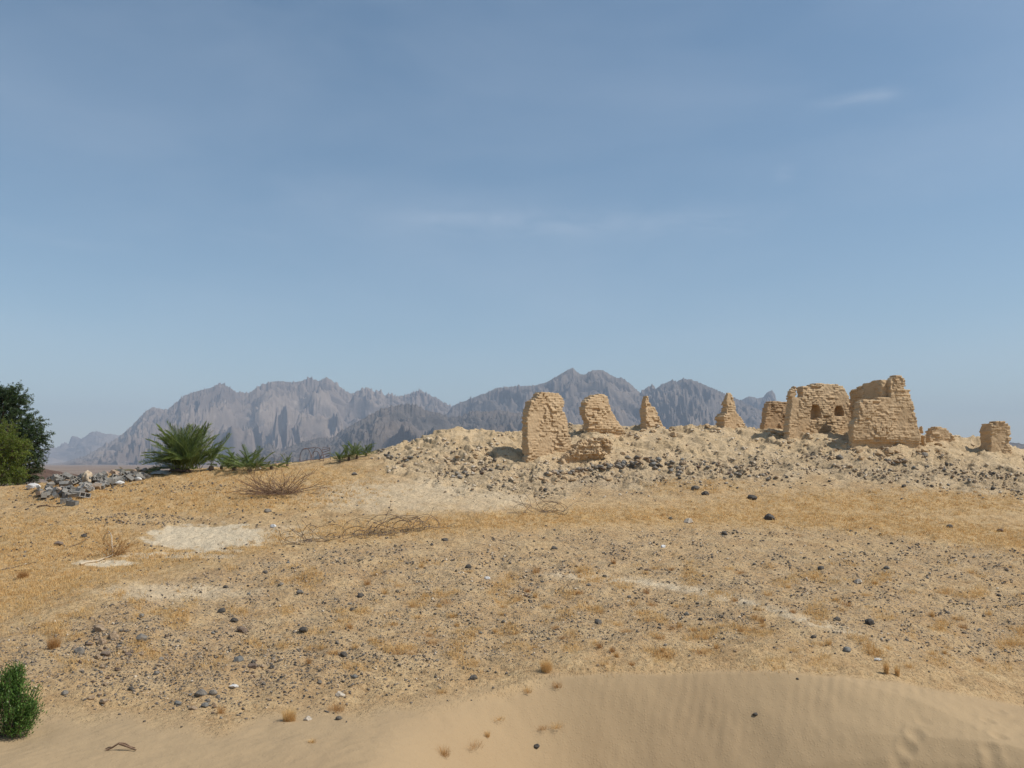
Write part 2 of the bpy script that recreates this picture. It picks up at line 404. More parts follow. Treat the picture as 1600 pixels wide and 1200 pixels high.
for (px, py, w, dp) in [(1560, 1112, .10, .05), (1545, 1128, .09, .05), (1560, 1150, .1, .05), (1547, 1172, .1, .05), (1552, 1192, .1, .05), (1430, 1148, .1, .045),
                        (1443, 1128, .09, .03), (1418, 1172, .1, .05), (1405, 1192, .1, .045), (690, 1128, .14, .04), (985, 1160, .35, .05), (1180, 1162, .3, .04),
                        (780, 1130, .2, .03), (420, 1150, .3, .02), (1330, 1110, .2, .02)]:
    v = dwh(px, py, lambda X, Y: height(X, Y, False))
    if v is not None: dents.append((v[0], v[1], w * .85, dp * .5))
def hit(px, py):
    return dwh(px, py)
def hits(px, py, chunk=200):
    """many image positions at once; rows of nan where the ray meets no ground"""
    px = np.asarray(px, float); py = np.asarray(py, float); out = np.full((len(px), 3), np.nan)
    t = np.exp(np.linspace(math.log(7), math.log(72), 900))
    for i in range(0, len(px), chunk):
        v = dir_of(px[i:i + chunk], py[i:i + chunk]); v = v / np.hypot(v[:, 0], v[:, 1])[:, None]
        X = v[:, 0:1] * t; Y = v[:, 1:2] * t; Z = EYE + v[:, 2:3] * t
        g = height(X, Y, False) + 0.0; ok = Z < g; k = np.argmax(ok, 1); a = ok.any(1)
        j = np.arange(len(k)); P3 = np.stack([X[j, k], Y[j, k], g[j, k]], -1); P3[~a] = np.nan
        out[i:i + chunk] = P3
    good = ~np.isnan(out[:, 0])
    out[good, 2] = height(out[good, 0], out[good, 1])
    return out

def sheet(nA, nR, a_arr, r_arr, hf):
    AA, RR = np.meshgrid(a_arr, r_arr)
    X = np.sin(AA) * RR; Y = np.cos(AA) * RR
    return X, Y
aw = np.concatenate([np.linspace(-math.pi, -.62, 60)[:-1], np.linspace(-.62, .62, 1150), np.linspace(.62, math.pi, 60)[1:]])
rr_ = np.concatenate([np.linspace(.4, 9, 60)[:-1], np.exp(np.linspace(math.log(9), math.log(17), 330))[:-1], np.exp(np.linspace(math.log(17), math.log(50), 640))[:-1],
                      np.exp(np.linspace(math.log(50), math.log(120), 90))[:-1], np.exp(np.linspace(math.log(120), math.log(15500), 60))])
AA, RR = np.meshgrid(aw, rr_)
GX = np.sin(AA) * RR; GY = np.cos(AA) * RR
GZ = np.empty_like(GX)
for i in range(0, GX.shape[0], 64):
    GZ[i:i + 64] = height(GX[i:i + 64], GY[i:i + 64])
na = len(aw); nr = len(rr_)
idx = np.arange(na * nr).reshape(nr, na)
Fq = np.stack([idx[:-1, :-1], idx[:-1, 1:], idx[1:, 1:], idx[1:, :-1]], -1).reshape(-1, 4)[:, ::-1]
V = np.stack([GX.ravel(), GY.ravel(), GZ.ravel()], -1)
cidx = len(V); V = np.concatenate([V, [[0, 0, GZ[0].mean()]]])
me = mesh_np('ground', V, Fq)
px, py = project(V[:, 0], V[:, 1], V[:, 2]); rad = np.hypot(V[:, 0], V[:, 1])
inside = (V[:, 1] > 2)
fattr(me, 'far', sstep(70, 160, rad))
fattr(me, 'grassy', grass_mask(px, py) * inside * (1 - sand_mask(px, py, rad)))
fattr(me, 'stony', gravel_mask(px, py) * inside)
fattr(me, 'pale', pale_mask(px, py) * inside)
fattr(me, 'mound', mound_mask(px, py, rad) * inside)
fattr(me, 'sandy', np.where(inside, sand_mask(px, py, rad), 1))
fattr(me, 'scree', slump_mask(px, py) * inside)
g = M('desert_ground', .95, .12)
P_ = g.geo()
n1 = g.noise(P_, 1.3, 6, .6); n2 = g.noise(P_, 9, 6, .65); n3 = g.noise(P_, 45, 4, .7)
big = g.noise(P_, .25, 4, .5)
soil = g.mix(g.ramp(n1, .3, .7), (.47, .305, .15), (.60, .425, .225))
soil = g.mix(g.math('MULTIPLY', g.ramp(n2, .5, .64), .6), soil, (.33, .195, .09))
n5 = g.noise(P_, 20, 5, .75)
soil = g.mix(g.math('MULTIPLY', g.ramp(n5, .55, .7), .75), soil, (.25, .15, .075))
soil = g.mix(g.math('MULTIPLY', g.ramp(n5, .44, .32), .6), soil, (.70, .54, .34))
sandc = g.mix(g.ramp(big, .3, .7), (.355, .25, .142), (.39, .28, .16))
sandc = g.mix(g.math('MULTIPLY', g.ramp(n3, .35, .8), .25), sandc, (.32, .215, .12))
mud = g.mix(g.ramp(n1, .3, .7), (.51, .37, .21), (.62, .47, .29))
mud = g.mix(g.math('MULTIPLY', g.ramp(n2, .5, .68), .5), mud, (.40, .28, .16))
mud = g.mix(g.math('MULTIPLY', g.ramp(g.noise(P_, 22, 5, .75), .56, .7), .6), mud, (.27, .185, .11))
gold = g.mix(g.ramp(n2, .3, .7), (.54, .345, .135), (.44, .25, .085))
gold = g.mix(g.ramp(n3, .35, .7), gold, (.50, .34, .16))
pale = g.mix(g.ramp(n2, .4, .7), (.68, .555, .38), (.60, .47, .31))
# fine grit: small stones seen as dark and pale specks
PV = g.mapping(P_, (1, .8, 1)); vd = g.voro(PV, 26); vc = g.voro(PV, 26, out='Color')
sepc = g.t.nodes.new('ShaderNodeSeparateColor'); g.t.links.new(vc, sepc.inputs[0])
gritm = g.math('MULTIPLY', g.ramp(vd, .42, .30), g.ramp(sepc.outputs[0], .40, .46))
gritc = g.mix(sepc.outputs[1], (.085, .078, .072), (.33, .27, .20))
col = g.mix(g.ramp(g.attr('mound'), .1, .7), soil, mud)
gm = g.math('MULTIPLY', g.attr('grassy'), g.ramp(g.noise(g.mapping(P_, (1, 2.2, 1)), 3.2, 7, .72), .32, .58))
col = g.mix(g.math('MULTIPLY', gm, .78), col, gold)
col = g.mix(g.math('MULTIPLY', g.math('MULTIPLY', g.attr('scree'), .6), g.ramp(n2, .42, .62)), col, (.20, .155, .115))
grav = g.math('MULTIPLY', g.attr('stony'), g.ramp(g.noise(P_, 2.6, 6, .7), .35, .62))
col = g.mix(g.math('MULTIPLY', grav, .38), col, (.34, .26, .18))
col = g.mix(g.math('MULTIPLY', g.math('MULTIPLY', gritm, g.math('ADD', g.attr('stony'), .25)), g.math('SUBTRACT', 1.0, g.attr('sandy'), True), True), col, gritc)
col = g.mix(g.math('MULTIPLY', g.attr('pale'), 1.0, True), col, pale)
col = g.mix(g.attr('sandy'), col, sandc)
col = g.mix(g.attr('far'), col, g.mix(g.ramp(g.noise(P_, .02, 4), .35, .65), (.20, .15, .12), (.27, .205, .16)))
hb = g.math('ADD', g.math('MULTIPLY', n2, .6), g.math('MULTIPLY', n3, .35))
hb = g.math('ADD', hb, g.math('MULTIPLY', gritm, .25))
hb = g.math('MULTIPLY', hb, g.math('SUBTRACT', 1.0, g.math('MULTIPLY', g.attr('sandy'), .93)))
gmat = g.done(col, g.bump(hb, .95, .09))
me.materials.append(gmat)
obj('ground', me, kind='structure')

# ---------------------------------------------------------------- mountains
def mtn_mat(name, c1, c2, c3, sc):
    m = M(name, .95, .1); P0 = m.geo()
    a = m.noise(m.mapping(P0, (sc, sc, sc * .5)), 1.0, 8, .65); b = m.noise(P0, sc * 7, 8, .7)
    st = m.noise(m.mapping(P0, (sc * 4, sc * 4, sc * 5)), 1.0, 6, .65)
    c = m.mix(m.ramp(a, .35, .65), c1, c2); c = m.mix(m.ramp(b, .55, .75), c, c3)
    c = m.mix(m.math('MULTIPLY', m.ramp(st, .55, .7), .4), c, c1)
    return m.done(c, m.bump(m.math('ADD', b, m.math('MULTIPLY', st, .7)), .7, 14))
def mountain(sil, D, Wf, mat, seed, sc, label, jag=1.0, prof=1.5, na=560, nt=170):
    sil = np.array(sil, float)
    x = np.linspace(sil[0, 0], sil[-1, 0], na)
    y = np.interp(x, sil[:, 0], sil[:, 1])
    y = y - jag * 1.5 * (3.4 * np.abs(fbm2(x * .13, x * 0, 5, seed, .72)) - 1.6) * sstep(0, 14, HORI - y) 
    v = dir_of(x, y); az = np.arctan2(v[:, 0], v[:, 1])
    H = np.maximum(v[:, 2] / np.hypot(v[:, 0], v[:, 1]) * D, 0)
    Hs = H.copy()
    kk = 41; ker = np.hanning(kk); ker /= ker.sum()
    Hs = np.convolve(np.pad(H, kk // 2, 'edge'), ker, 'valid')
    t = np.concatenate([-np.linspace(.6, 0, 26)[:-1], np.linspace(0, 1, nt) ** 1.35])   # behind the ridge, then down to the plain
    T, AZ = np.meshgrid(t, az, indexing='ij')
    cx = AZ * D / sc; cyy = T * Wf / sc
    wx = .5 * fbm2(cx * .7, cyy * .7, 3, seed + 3)
    cx = cx + 2.2 * cyy * vnoise2(cx * .33, cx * 0 + seed, seed + 21) + .25 * cyy * vnoise2(cx * 1.3, cyy * .3, seed + 22)
    spur = ridged2(cx * .75 + 1.2 * wx, cyy * .6 + wx, 4, seed + 5, .45)
    Tp = np.clip(np.abs(T) * (1 + .62 * (spur - 1.0) * -1 * sstep(0, .12, np.abs(T))), 0, 1)
    mixh = sstep(0, .10, Tp)
    Hc = H[None] * (1 - mixh) + Hs[None] * mixh
    pr = (1 - Tp) ** prof
    h = Hc * pr
    rd = ridged2(cx * 2.0 + 1.6 * wx, cyy * 2.2 + wx, 6, seed + 9, .55)
    h = h - Hc * .16 * sstep(0, .07, np.abs(T)) * (1.5 - rd) * np.clip(pr * 1.5, 0, 1)
    h = h - Hc * .035 * sstep(0, .05, np.abs(T)) * (1.4 - ridged2(cx * 7 + wx * 2, cyy * 7, 4, seed + 12, .6)) * np.clip(pr * 1.5, 0, 1)
    h = h + Hc * .03 * fbm2(cx * 9, cyy * 7, 4, seed + 15, .6) * sstep(0, .04, np.abs(T)) * pr
    dist = D - T * Wf
    X = np.sin(AZ) * dist; Y = np.cos(AZ) * dist
    # the outline keeps its angular height when the flank comes nearer
    Z = EYE + h - 8 - 60 * sstep(.9, 1, T) 
    cap = EYE + H[None] * dist / D * .995
    Z = np.minimum(Z, np.where(np.abs(T) < 1e-6, Z + 8, cap))
    Z = np.where(np.abs(T) < 1e-6, EYE + h, Z)
    Z = np.maximum(Z, -70)
    nT = len(t); idx = np.arange(nT * na).reshape(nT, na)
    Fq = np.stack([idx[:-1, :-1], idx[:-1, 1:], idx[1:, 1:], idx[1:, :-1]], -1).reshape(-1, 4)
    o = obj('mountain', mesh_np('mountain', np.stack([X.ravel(), Y.ravel(), Z.ravel()], -1), Fq, mats=[mat]), kind='structure', label=label)
    return o
mA = mtn_mat('rock_brown', (.15, .115, .095), (.26, .20, .155), (.42, .33, .255), .0016)
mB = mtn_mat('rock_grey', (.115, .095, .082), (.20, .16, .13), (.34, .27, .21), .002)
mC = mtn_mat('rock_dark', (.09, .078, .068), (.16, .125, .10), (.26, .20, .15), .003)
mountain([(-160, 712), (0, 704), (60, 703), (80, 698), (88, 699), (103, 690), (107, 694), (112, 680), (118, 681), (128, 685), (143, 674), (152, 673), (165, 677), (185, 679), (230, 690), (300, 702), (340, 726)],
         14000, 2500, mA, 100, 900, 'faint far range of jagged peaks low on the horizon', .6, 1.3, 300, 80)
mountain([(60, 727), (100, 722), (130, 712), (160, 697), (185, 682), (215, 656), (228, 641), (240, 634), (250, 639), (262, 638), (280, 624), (290, 616), (310, 609), (330, 604), (345, 598), (355, 603), (370, 611), (390, 613), (400, 605), (410, 599), (430, 594), (455, 596), (470, 594), (485, 588), (497, 595), (511, 588), (525, 598), (545, 613), (553, 613), (560, 609), (575, 604), (585, 611), (595, 608), (601, 617), (608, 613), (618, 618), (630, 618), (640, 614), (655, 608), (665, 613), (680, 620), (700, 631), (715, 641), (760, 668), (820, 700), (860, 726)],
         9000, 3000, mA, 200, 620, 'long jagged brown massif behind the palms', 1.0, 1.35, 800, 200)
mountain([(660, 700), (690, 656), (708, 633), (730, 624), (760, 613), (775, 606), (800, 603), (830, 602), (850, 598), (865, 590), (885, 578), (895, 574), (905, 583), (912, 586), (925, 578), (938, 577), (950, 582), (960, 589), (972, 590), (985, 599), (1000, 613), (1010, 605), (1020, 600), (1025, 607), (1030, 603), (1050, 593), (1058, 595), (1067, 591), (1080, 592), (1095, 598), (1130, 613), (1150, 622), (1180, 637), (1250, 662), (1400, 700), (1480, 726)],
         7500, 2400, mB, 300, 560, 'blue grey massif with twin peaks behind the ruins', .7, 1.3, 800, 180)
mountain([(1080, 690), (1150, 632), (1160, 624), (1170, 619), (1176, 620), (1182, 622), (1192, 621), (1199, 613), (1206, 609), (1211, 616), (1214, 630), (1230, 642), (1300, 690), (1360, 726)],
         9500, 1600, mB, 400, 500, 'thin rocky spires right of the twin peaked massif', .3, 1.3, 300, 90)
mountain([(370, 727), (395, 713), (408, 698), (417, 692), (427, 696), (438, 704), (470, 690), (500, 683), (520, 682), (545, 665), (570, 651), (600, 637), (625, 631), (650, 632), (665, 640), (690, 645), (700, 650), (720, 649), (735, 643), (745, 640), (755, 643), (775, 640), (790, 642), (815, 645), (850, 652), (900, 662), (1000, 690), (1080, 726)],
         5200, 1700, mC, 500, 380, 'low dark ridge in front of the higher massifs', .9, 1.2, 620, 160)
mountain([(1430, 726), (1500, 702), (1575, 690), (1590, 692), (1620, 697), (1700, 690), (1800, 703), (1900, 726)],
         5000, 1500, mC, 600, 380, 'dark blue hill past the right end of the mound', .5, 1.2, 240, 80)
# low brown hill beyond the tree, standing on the plain
xx = np.linspace(-1, 1, 90); hx, hy = np.meshgrid(xx, xx)
hz = (1 - np.clip(np.hypot(hx, hy), 0, 1)) ** 1.3
vh = dir_of(58, HORI); hc_ = vh / vh[1] * 330
hV = np.stack([hc_[0] + hx * 19, 330 + hy * 40, -2.3 + hz * 4.6 + .3 * fbm2(hx * 6, hy * 6, 4, 3) * hz], -1).reshape(-1, 3)
idx = np.arange(8100).reshape(90, 90)
obj('hill', mesh_np('hill', hV, np.stack([idx[:-1, :-1], idx[:-1, 1:], idx[1:, 1:], idx[1:, :-1]], -1).reshape(-1, 4),
    mats=[mtn_mat('hill_soil', (.20, .12, .085), (.25, .155, .105), (.30, .20, .14), .08)]), kind='structure', label='low bare brown hill on the plain beyond the tree')

# ---------------------------------------------------------------- ground look-up on the built grid
_EL = (GZ - EYE) / RR
_EC = np.maximum.accumulate(_EL[60:], axis=0)
_gzr = rr_[60:]
def gh(X, Y):
    """height of the built ground"""
    X = np.atleast_1d(np.asarray(X, float)); Y = np.atleast_1d(np.asarray(Y, float))
    a = np.arctan2(X, Y); r = np.hypot(X, Y)
    ia = np.clip(np.searchsorted(aw, a) - 1, 0, na - 2); ir = np.clip(np.searchsorted(rr_, r) - 1, 0, nr - 2)
    fa = (a - aw[ia]) / (aw[ia + 1] - aw[ia]); fr = (r - rr_[ir]) / (rr_[ir + 1] - rr_[ir])
    return (GZ[ir, ia] * (1 - fa) + GZ[ir, ia + 1] * fa) * (1 - fr) + (GZ[ir + 1, ia] * (1 - fa) + GZ[ir + 1, ia + 1] * fa) * fr
def onground(px, py):
    px = np.atleast_1d(np.asarray(px, float)); py = np.atleast_1d(np.asarray(py, float))
    v = dir_of(px, py); a = np.arctan2(v[:, 0], v[:, 1]); e = v[:, 2] / np.hypot(v[:, 0], v[:, 1])
    ia = np.clip(np.round(np.interp(a, aw, np.arange(na))).astype(int), 0, na - 1)
    out = np.full((len(px), 3), np.nan)
    for c in np.unique(ia):
        m = np.where(ia == c)[0]; col = _EC[:, c]
        k = np.searchsorted(col, e[m]); ok = (k < len(col)) & (k > 0)
        k2 = np.clip(k, 1, len(col) - 1)
        f = np.clip((e[m] - col[k2 - 1]) / np.maximum(col[k2] - col[k2 - 1], 1e-9), 0, 1)
        r = _gzr[k2 - 1] + f * (_gzr[k2] - _gzr[k2 - 1])
        X = np.sin(a[m]) * r; Y = np.cos(a[m]) * r
        ok &= r < 90
        out[m[ok], 0] = X[ok]; out[m[ok], 1] = Y[ok]
    g_ = ~np.isnan(out[:, 0]); out[g_, 2] = gh(out[g_, 0], out[g_, 1])
    return out
def og(px, py):
    return onground(px, py)[0]

# ---------------------------------------------------------------- ruined mud-brick walls
def mud_mat(name, a, b, dark):
    m = M(name, .95, .1); P0 = m.co('Object')
    n1 = m.noise(P0, 1.1, 5, .6); n2 = m.noise(P0, 7, 6, .65); n3 = m.noise(m.mapping(P0, (2.6, 2.6, 9.2)), 1.0, 3, .6); n4 = m.noise(P0, 38, 4, .7)
    c = m.mix(m.ramp(n1, .3, .7), a, b)
    c = m.mix(m.math('MULTIPLY', m.ramp(n3, .48, .66), .45), c, dark)
    c = m.mix(m.math('MULTIPLY', m.ramp(n2, .55, .75), .35), c, tuple(min(1, k * 1.25) for k in b))
    h = m.math('ADD', m.math('MULTIPLY', n2, .5), m.math('MULTIPLY', n4, .5))
    return m.done(c, m.bump(h, .7, .03))
MUD = mud_mat('mud_brick', (.48, .335, .195), (.56, .41, .25), (.35, .235, .13))
MUD2 = mud_mat('mud_brick_brown', (.42, .28, .16), (.50, .35, .21), (.30, .19, .11))
DG = None
def scan(poly, z):
    xs = []
    for (x0, z0), (x1, z1) in zip(poly, poly[1:] + poly[:1]):
        if (z0 > z) != (z1 > z): xs.append(x0 + (z - z0) / (z1 - z0) * (x1 - x0))
    xs.sort(); return list(zip(xs[::2], xs[1::2]))
CUBE_F = [(0, 3, 2, 1), (4, 5, 6, 7), (0, 1, 5, 4), (1, 2, 6, 5), (2, 3, 7, 6), (3, 0, 4, 7)]
def brick_solid(poly, thick, holes=(), cracks=(), under=None, rnd=None, taper=.0, miss=.02, jit=.014, skew=0.0):
    """bricks and core as boxes in wall coordinates (s, q, z)"""
    V = []; Fc = []
    def box(s0, s1, q0, q1, z0, z1, j):
        b = len(V)
        for z in (z0, z1):
            for (s_, q_) in ((s0, q0), (s1, q0), (s1, q1), (s0, q1)):
                V.append((s_ + rnd.uniform(-j, j), q_ + rnd.uniform(-j, j), z + rnd.uniform(-j, j) * .5))
        Fc.extend([tuple(b + i for i in f) for f in CUBE_F])
    zs = [p[1] for p in poly]; z = min(zs); zt = max(zs); ch = .112; k = 0
    while z < zt:
        zc = z + ch * .5
        rows_ = scan(poly, zc)
        for ri_, (a, b) in enumerate(rows_):
            if b - a < .08: continue
            a += rnd.uniform(-.02, .02); b += rnd.uniform(-.04, .02)
            u = under(zc) if under else 0
            th = thick * (1 - taper * (z - min(zs)) / max(.1, zt - min(zs)))
            if skew > 0:
                th = min(th, max(.22, .40 * (b - a) / skew))
                if ri_ == 0: a += min(th * skew * .9, (b - a) * .42)
                if b - a < .1: continue
            hs_ = [h for poly_h in holes for h in scan(poly_h, zc)]
            s = a - rnd.uniform(0, .3)
            while s < b:
                L = rnd.uniform(.28, .42); s0 = max(s, a); s1 = min(s + L - .032, b); s += L
                if s1 - s0 < .06: continue
                mid = (s0 + s1) / 2
                hol = [h for h in hs_ if s1 > h[0] and s0 < h[1]]
                segs = [(s0, s1)]
                for h in hol:
                    segs = [(x, y) for (p_, q_) in segs for (x, y) in ((p_, min(q_, h[0])), (max(p_, h[1]), q_)) if y - x > .04]
                if any(abs(mid - cr(zc)) < .2 for cr in cracks):
                    cpos = [cr(zc) for cr in cracks if abs(mid - cr(zc)) < .2][0]
                    segs = [(x, y) for (p_, q_) in segs for (x, y) in ((p_, min(q_, cpos - .02)), (max(p_, cpos + .02), q_)) if y - x > .04]
                off = u + .05 * math.sin(mid * 1.7 + zc * 1.1 + seedph) + .04 * math.sin(mid * 4.1 - zc * 3.3 + 2 * seedph) + rnd.uniform(-jit, jit)
                if rnd.random() < miss: off += .1
                for (x, y) in segs:
                    box(x, y, off, th * .5, z + .012, z + ch - .022, .012)
                for h in [(s0, s1)] if not hol else segs:
                    box(h[0], h[1], th * .5 - .02, th + rnd.uniform(-.04, .04), z + .012, z + ch - .022, .012)
                if hol: box(s0 - .1, s1 + .1, th - .02, th + .35, z - .02, z + ch + .02, 0)
            # core
            base = u + .022
            cs = [(a + .05, b - .05)]
            for h in hs_:
                cs = [(x, y) for (p_, q_) in cs for (x, y) in ((p_, min(q_, h[0] - .02)), (max(p_, h[1] + .02), q_)) if y - x > .02]
            for cr in cracks:
                cp = cr(zc)
                cs = [(x, y) for (p_, q_) in cs for (x, y) in ((p_, min(q_, cp - .012)), (max(p_, cp + .012), q_)) if y - x > .02] if any(p_ < cp < q_ for p_, q_ in cs) else cs
            for (x, y) in cs: box(x, y, base + .015, th * .55, z - .02, z + ch + .02 if z + 2 * ch < zt else z + ch * .6, 0)
            for (x, y) in cs if hs_ else ([(a + .05, b - .05)] if b - a > .12 else []): box(x, y, min(th * .5, .42), th - .05, z - .02, z + ch + .02 if z + 2 * ch < zt else z + ch * .6, 0)
        z += ch; k += 1
    return V, Fc
seedph = 0.0
def finish_wall(name, V, Fc, mat, voxel=.022, amp=.012, seed=0):
    me = bpy.data.meshes.new(name); me.from_pydata(V, [], Fc); me.update()
    t = bpy.data.objects.new('tmp', me); S.collection.objects.link(t)
    m = t.modifiers.new('r', 'REMESH'); m.mode = 'VOXEL'; m.voxel_size = voxel; m.adaptivity = 0
    dg = bpy.context.evaluated_depsgraph_get(); dg.update()
    nm = bpy.data.meshes.new_from_object(t.evaluated_get(dg)); bpy.data.objects.remove(t); bpy.data.meshes.remove(me)
    nv = len(nm.vertices); co = np.empty(nv * 3, np.float32); nm.vertices.foreach_get('co', co); co = co.reshape(-1, 3).astype(float)
    no = np.empty(nv * 3, np.float32); nm.vertices.foreach_get('normal', no); no = no.reshape(-1, 3)
    d = amp * vnoise3(co * 7, seed) + amp * .9 * vnoise3(co * 17, seed + 1) + amp * 1.3 * vnoise3(co * 2.6, seed + 2)
    co = co + no * d[:, None]
    nm.vertices.foreach_set('co', co.astype(np.float32).ravel()); nm.update()
    nm.name = name; nm.materials.clear(); nm.materials.append(mat)
    nm.polygons.foreach_set('use_smooth', np.ones(len(nm.polygons), bool))
    return nm
def wall_frame(pxr, d, rot):
    th = R(rot); v = dir_of(pxr, HORI); O = v[:2] / v[1] * d
    return O, np.array([math.cos(th), math.sin(th)]), np.array([math.sin(th), -math.cos(th)]), th
def unproj(fr, px, py):
    O, T, N, th = fr; v = dir_of(px, py); t = (O @ N) / (v[:2] @ N); P0 = v * t
    return (P0[:2] - O) @ T, P0[2] + EYE
def ruin(poly, pxr, d, rot, thick, label, mat=None, holes=(), cracks=(), under=None, seed=1, name='ruined_wall', amp=.012, parent=None, group='ruined mudbrick walls', cat='ruined wall', z0=None, **kw):
    global seedph
    seedph = seed * 1.3
    fr = wall_frame(pxr, d, rot); zb = float(gh(fr[0][0], fr[0][1])[0]) if z0 is None else z0
    P2 = [tuple(np.array(unproj(fr, *p)) - (0, zb)) for p in poly]
    H2 = [[tuple(np.array(unproj(fr, *p)) - (0, zb)) for p in h] for h in holes]
    C2 = []
    for c in cracks:
        cc = np.array(sorted([tuple(np.array(unproj(fr, *p)) - (0, zb)) for p in c], key=lambda q: q[1]))
        C2.append(lambda z, cc=cc: float(np.interp(z, cc[:, 1], cc[:, 0])) if cc[0, 1] < z < cc[-1, 1] else 1e3)
    U2 = None
    if under: 
        zz = [unproj(fr, pxr, y)[1] - zb for y in under[:2]]
        U2 = lambda z: under[2] * float(sstep(zz[1], zz[0], z) if zz[1] > zz[0] else 1 - sstep(zz[0], zz[1], z)) * (1.0)
        U2 = lambda z, lo=min(zz), hi=max(zz): under[2] * math.exp(-((z - (lo + hi) / 2) / max(.05, (hi - lo) * .5)) ** 2)
    V, Fc = brick_solid(P2, thick, H2, C2, U2, random.Random(seed), skew=max(0.0, math.tan(R(rot) + math.atan((pxr - 800) / F))), **kw)
    me = finish_wall(name, V, Fc, mat or MUD, seed=seed * 10, amp=amp)
    if parent is not None:
        O = fr[0]
        return obj(name, me, parent=parent, loc=(O[0] - parent.location.x, O[1] - parent.location.y, 0), rot=(0, 0, fr[3]))
    return obj(name, me, label=label, cat=cat, group=group, loc=(fr[0][0], fr[0][1], zb), rot=(0, 0, fr[3]))

ruin([(806, 770), (812, 735), (817, 705), (815, 680), (815, 655), (818, 640), (821, 627), (829, 623), (831, 615), (840, 610.5), (852, 610), (868, 612), (876, 617), (881, 626), (881, 637), (876, 641), (882, 645), (887, 649), (887, 676), (893, 690), (896, 712), (900, 740), (902, 770)],
     850, 40.0, 40, .42, 'tallest standing slab of mudbrick wall, leftmost ruin, with a crack down its face', seed=1, miss=.03,
     cracks=[[(846, 616), (853, 622), (858, 640), (862, 655), (862, 672), (865, 700), (868, 715)]], under=(716, 742, .20))
ruin([(858, 775), (866, 745), (873, 722), (893, 697), (905, 686), (918, 687), (922, 693), (928, 684), (944, 682), (956, 691), (954, 704), (944, 716), (946, 725), (962, 735), (970, 765)],
     910, 39.4, 27, .5, 'low crumbling wall stump with gullied face at the right foot of the tallest slab', seed=2, under=(712, 728, .22), miss=.1, jit=.05, amp=.06)
ruin([(905, 710), (911, 680), (912, 662), (906, 645), (906, 628), (915, 620), (927, 616), (933, 612.5), (945, 613), (951, 623), (956, 640), (962, 650), (966, 658), (974, 668), (984, 678), (985, 710)],
     935, 43.6, 37, .4, 'rounded mudbrick slab with a hollow worn under its right foot, second ruin from the left', seed=3, under=(672, 684, .18))
ruin([(1000, 690), (1001, 664), (1000, 645), (1002, 632), (1004, 624), (1008, 619), (1013, 620), (1014, 628), (1019, 634), (1026, 638), (1029, 647), (1032, 658), (1038, 666), (1046, 672), (1046, 690)],
     1018, 45.6, 36, .45, 'slim knob-topped mudbrick pinnacle with a stepped right shoulder', seed=4, miss=.04, jit=.03)
ruin([(1118, 690), (1119, 660), (1117, 650), (1120, 645), (1127, 644), (1128, 630), (1133, 616), (1139, 612), (1144, 613), (1146, 622), (1150, 634), (1153, 645), (1158, 652), (1164, 660), (1166, 690)],
     1138, 45.8, 36, .6, 'leaning mudbrick pinnacle with a straight sloping right edge and small block at its left foot', seed=5, miss=.04, jit=.03)
ruin([(1184, 700), (1188, 664), (1191, 650), (1193, 633), (1196, 627), (1210, 628), (1232, 628), (1236, 700)],
     1210, 46.2, 25, .35, 'short brown stretch of wall behind the left edge of the niched wall', seed=6, mat=MUD2)
ruin([(1218, 705), (1223, 672), (1226, 650), (1229, 630), (1229, 612), (1236, 605), (1244, 604), (1246, 609), (1245, 617), (1244, 622), (1254, 622), (1254, 606), (1260, 600), (1270, 597.5), (1284, 599), (1303, 600.5), (1316, 602), (1323, 608), (1328, 620), (1332, 635), (1336, 655), (1338, 705)],
     1275, 44.6, 25, .42, 'wide mudbrick wall with two arched niches and a notch in its top left', seed=7,
     holes=[[(1267.5, 655), (1266.5, 640), (1269, 633), (1274, 631), (1279.5, 634), (1282, 641), (1282, 655)], [(1305, 651), (1304.5, 640), (1308, 634), (1313, 633), (1318, 637), (1319.5, 643), (1319, 651)]],
     cracks=[[(1288, 600), (1292, 610), (1298, 622)], [(1254, 625), (1257, 640)]], miss=.03)
# the tower: front wall, higher side wall running back from its corner, and the broken right side
fr = wall_frame(1385, 42.0, 16); zt = float(gh(fr[0][0], fr[0][1])[0])
tw = obj('ruined_tower', None, label='largest mudbrick ruin, a tower corner whose upper left inside face is in shadow', cat='ruined tower', group='ruined mudbrick walls', loc=(fr[0][0], fr[0][1], zt))
C.view_layer.update()
ruin([(1316, 725), (1327, 690), (1324, 676), (1326, 660), (1331, 652), (1333, 640), (1334, 627), (1345, 624.5), (1384, 620.5), (1396, 618), (1416, 617), (1424, 622), (1429, 638), (1433, 655), (1437, 668), (1441, 685), (1448, 725)],
     1385, 42.0, 16, .42, '', seed=8, name='front_wall', parent=tw, z0=zt, cracks=[[(1384, 670), (1383.5, 690)]], under=(690, 703, .30), miss=.03)
ruin([(1383, 640), (1383.5, 592), (1388, 588), (1396, 586), (1404, 587), (1411, 587), (1413, 594), (1414, 606), (1418, 614), (1424, 622), (1428, 640)],
     1385, 42.08, 16, .4, '', seed=9, name='upper_wall', parent=tw, z0=zt, miss=.05)
O, T, N, th = fr
s_near, _ = unproj(fr, 1384, 600)
topz = [unproj(fr, 1384, 587.5)[1] - zt]
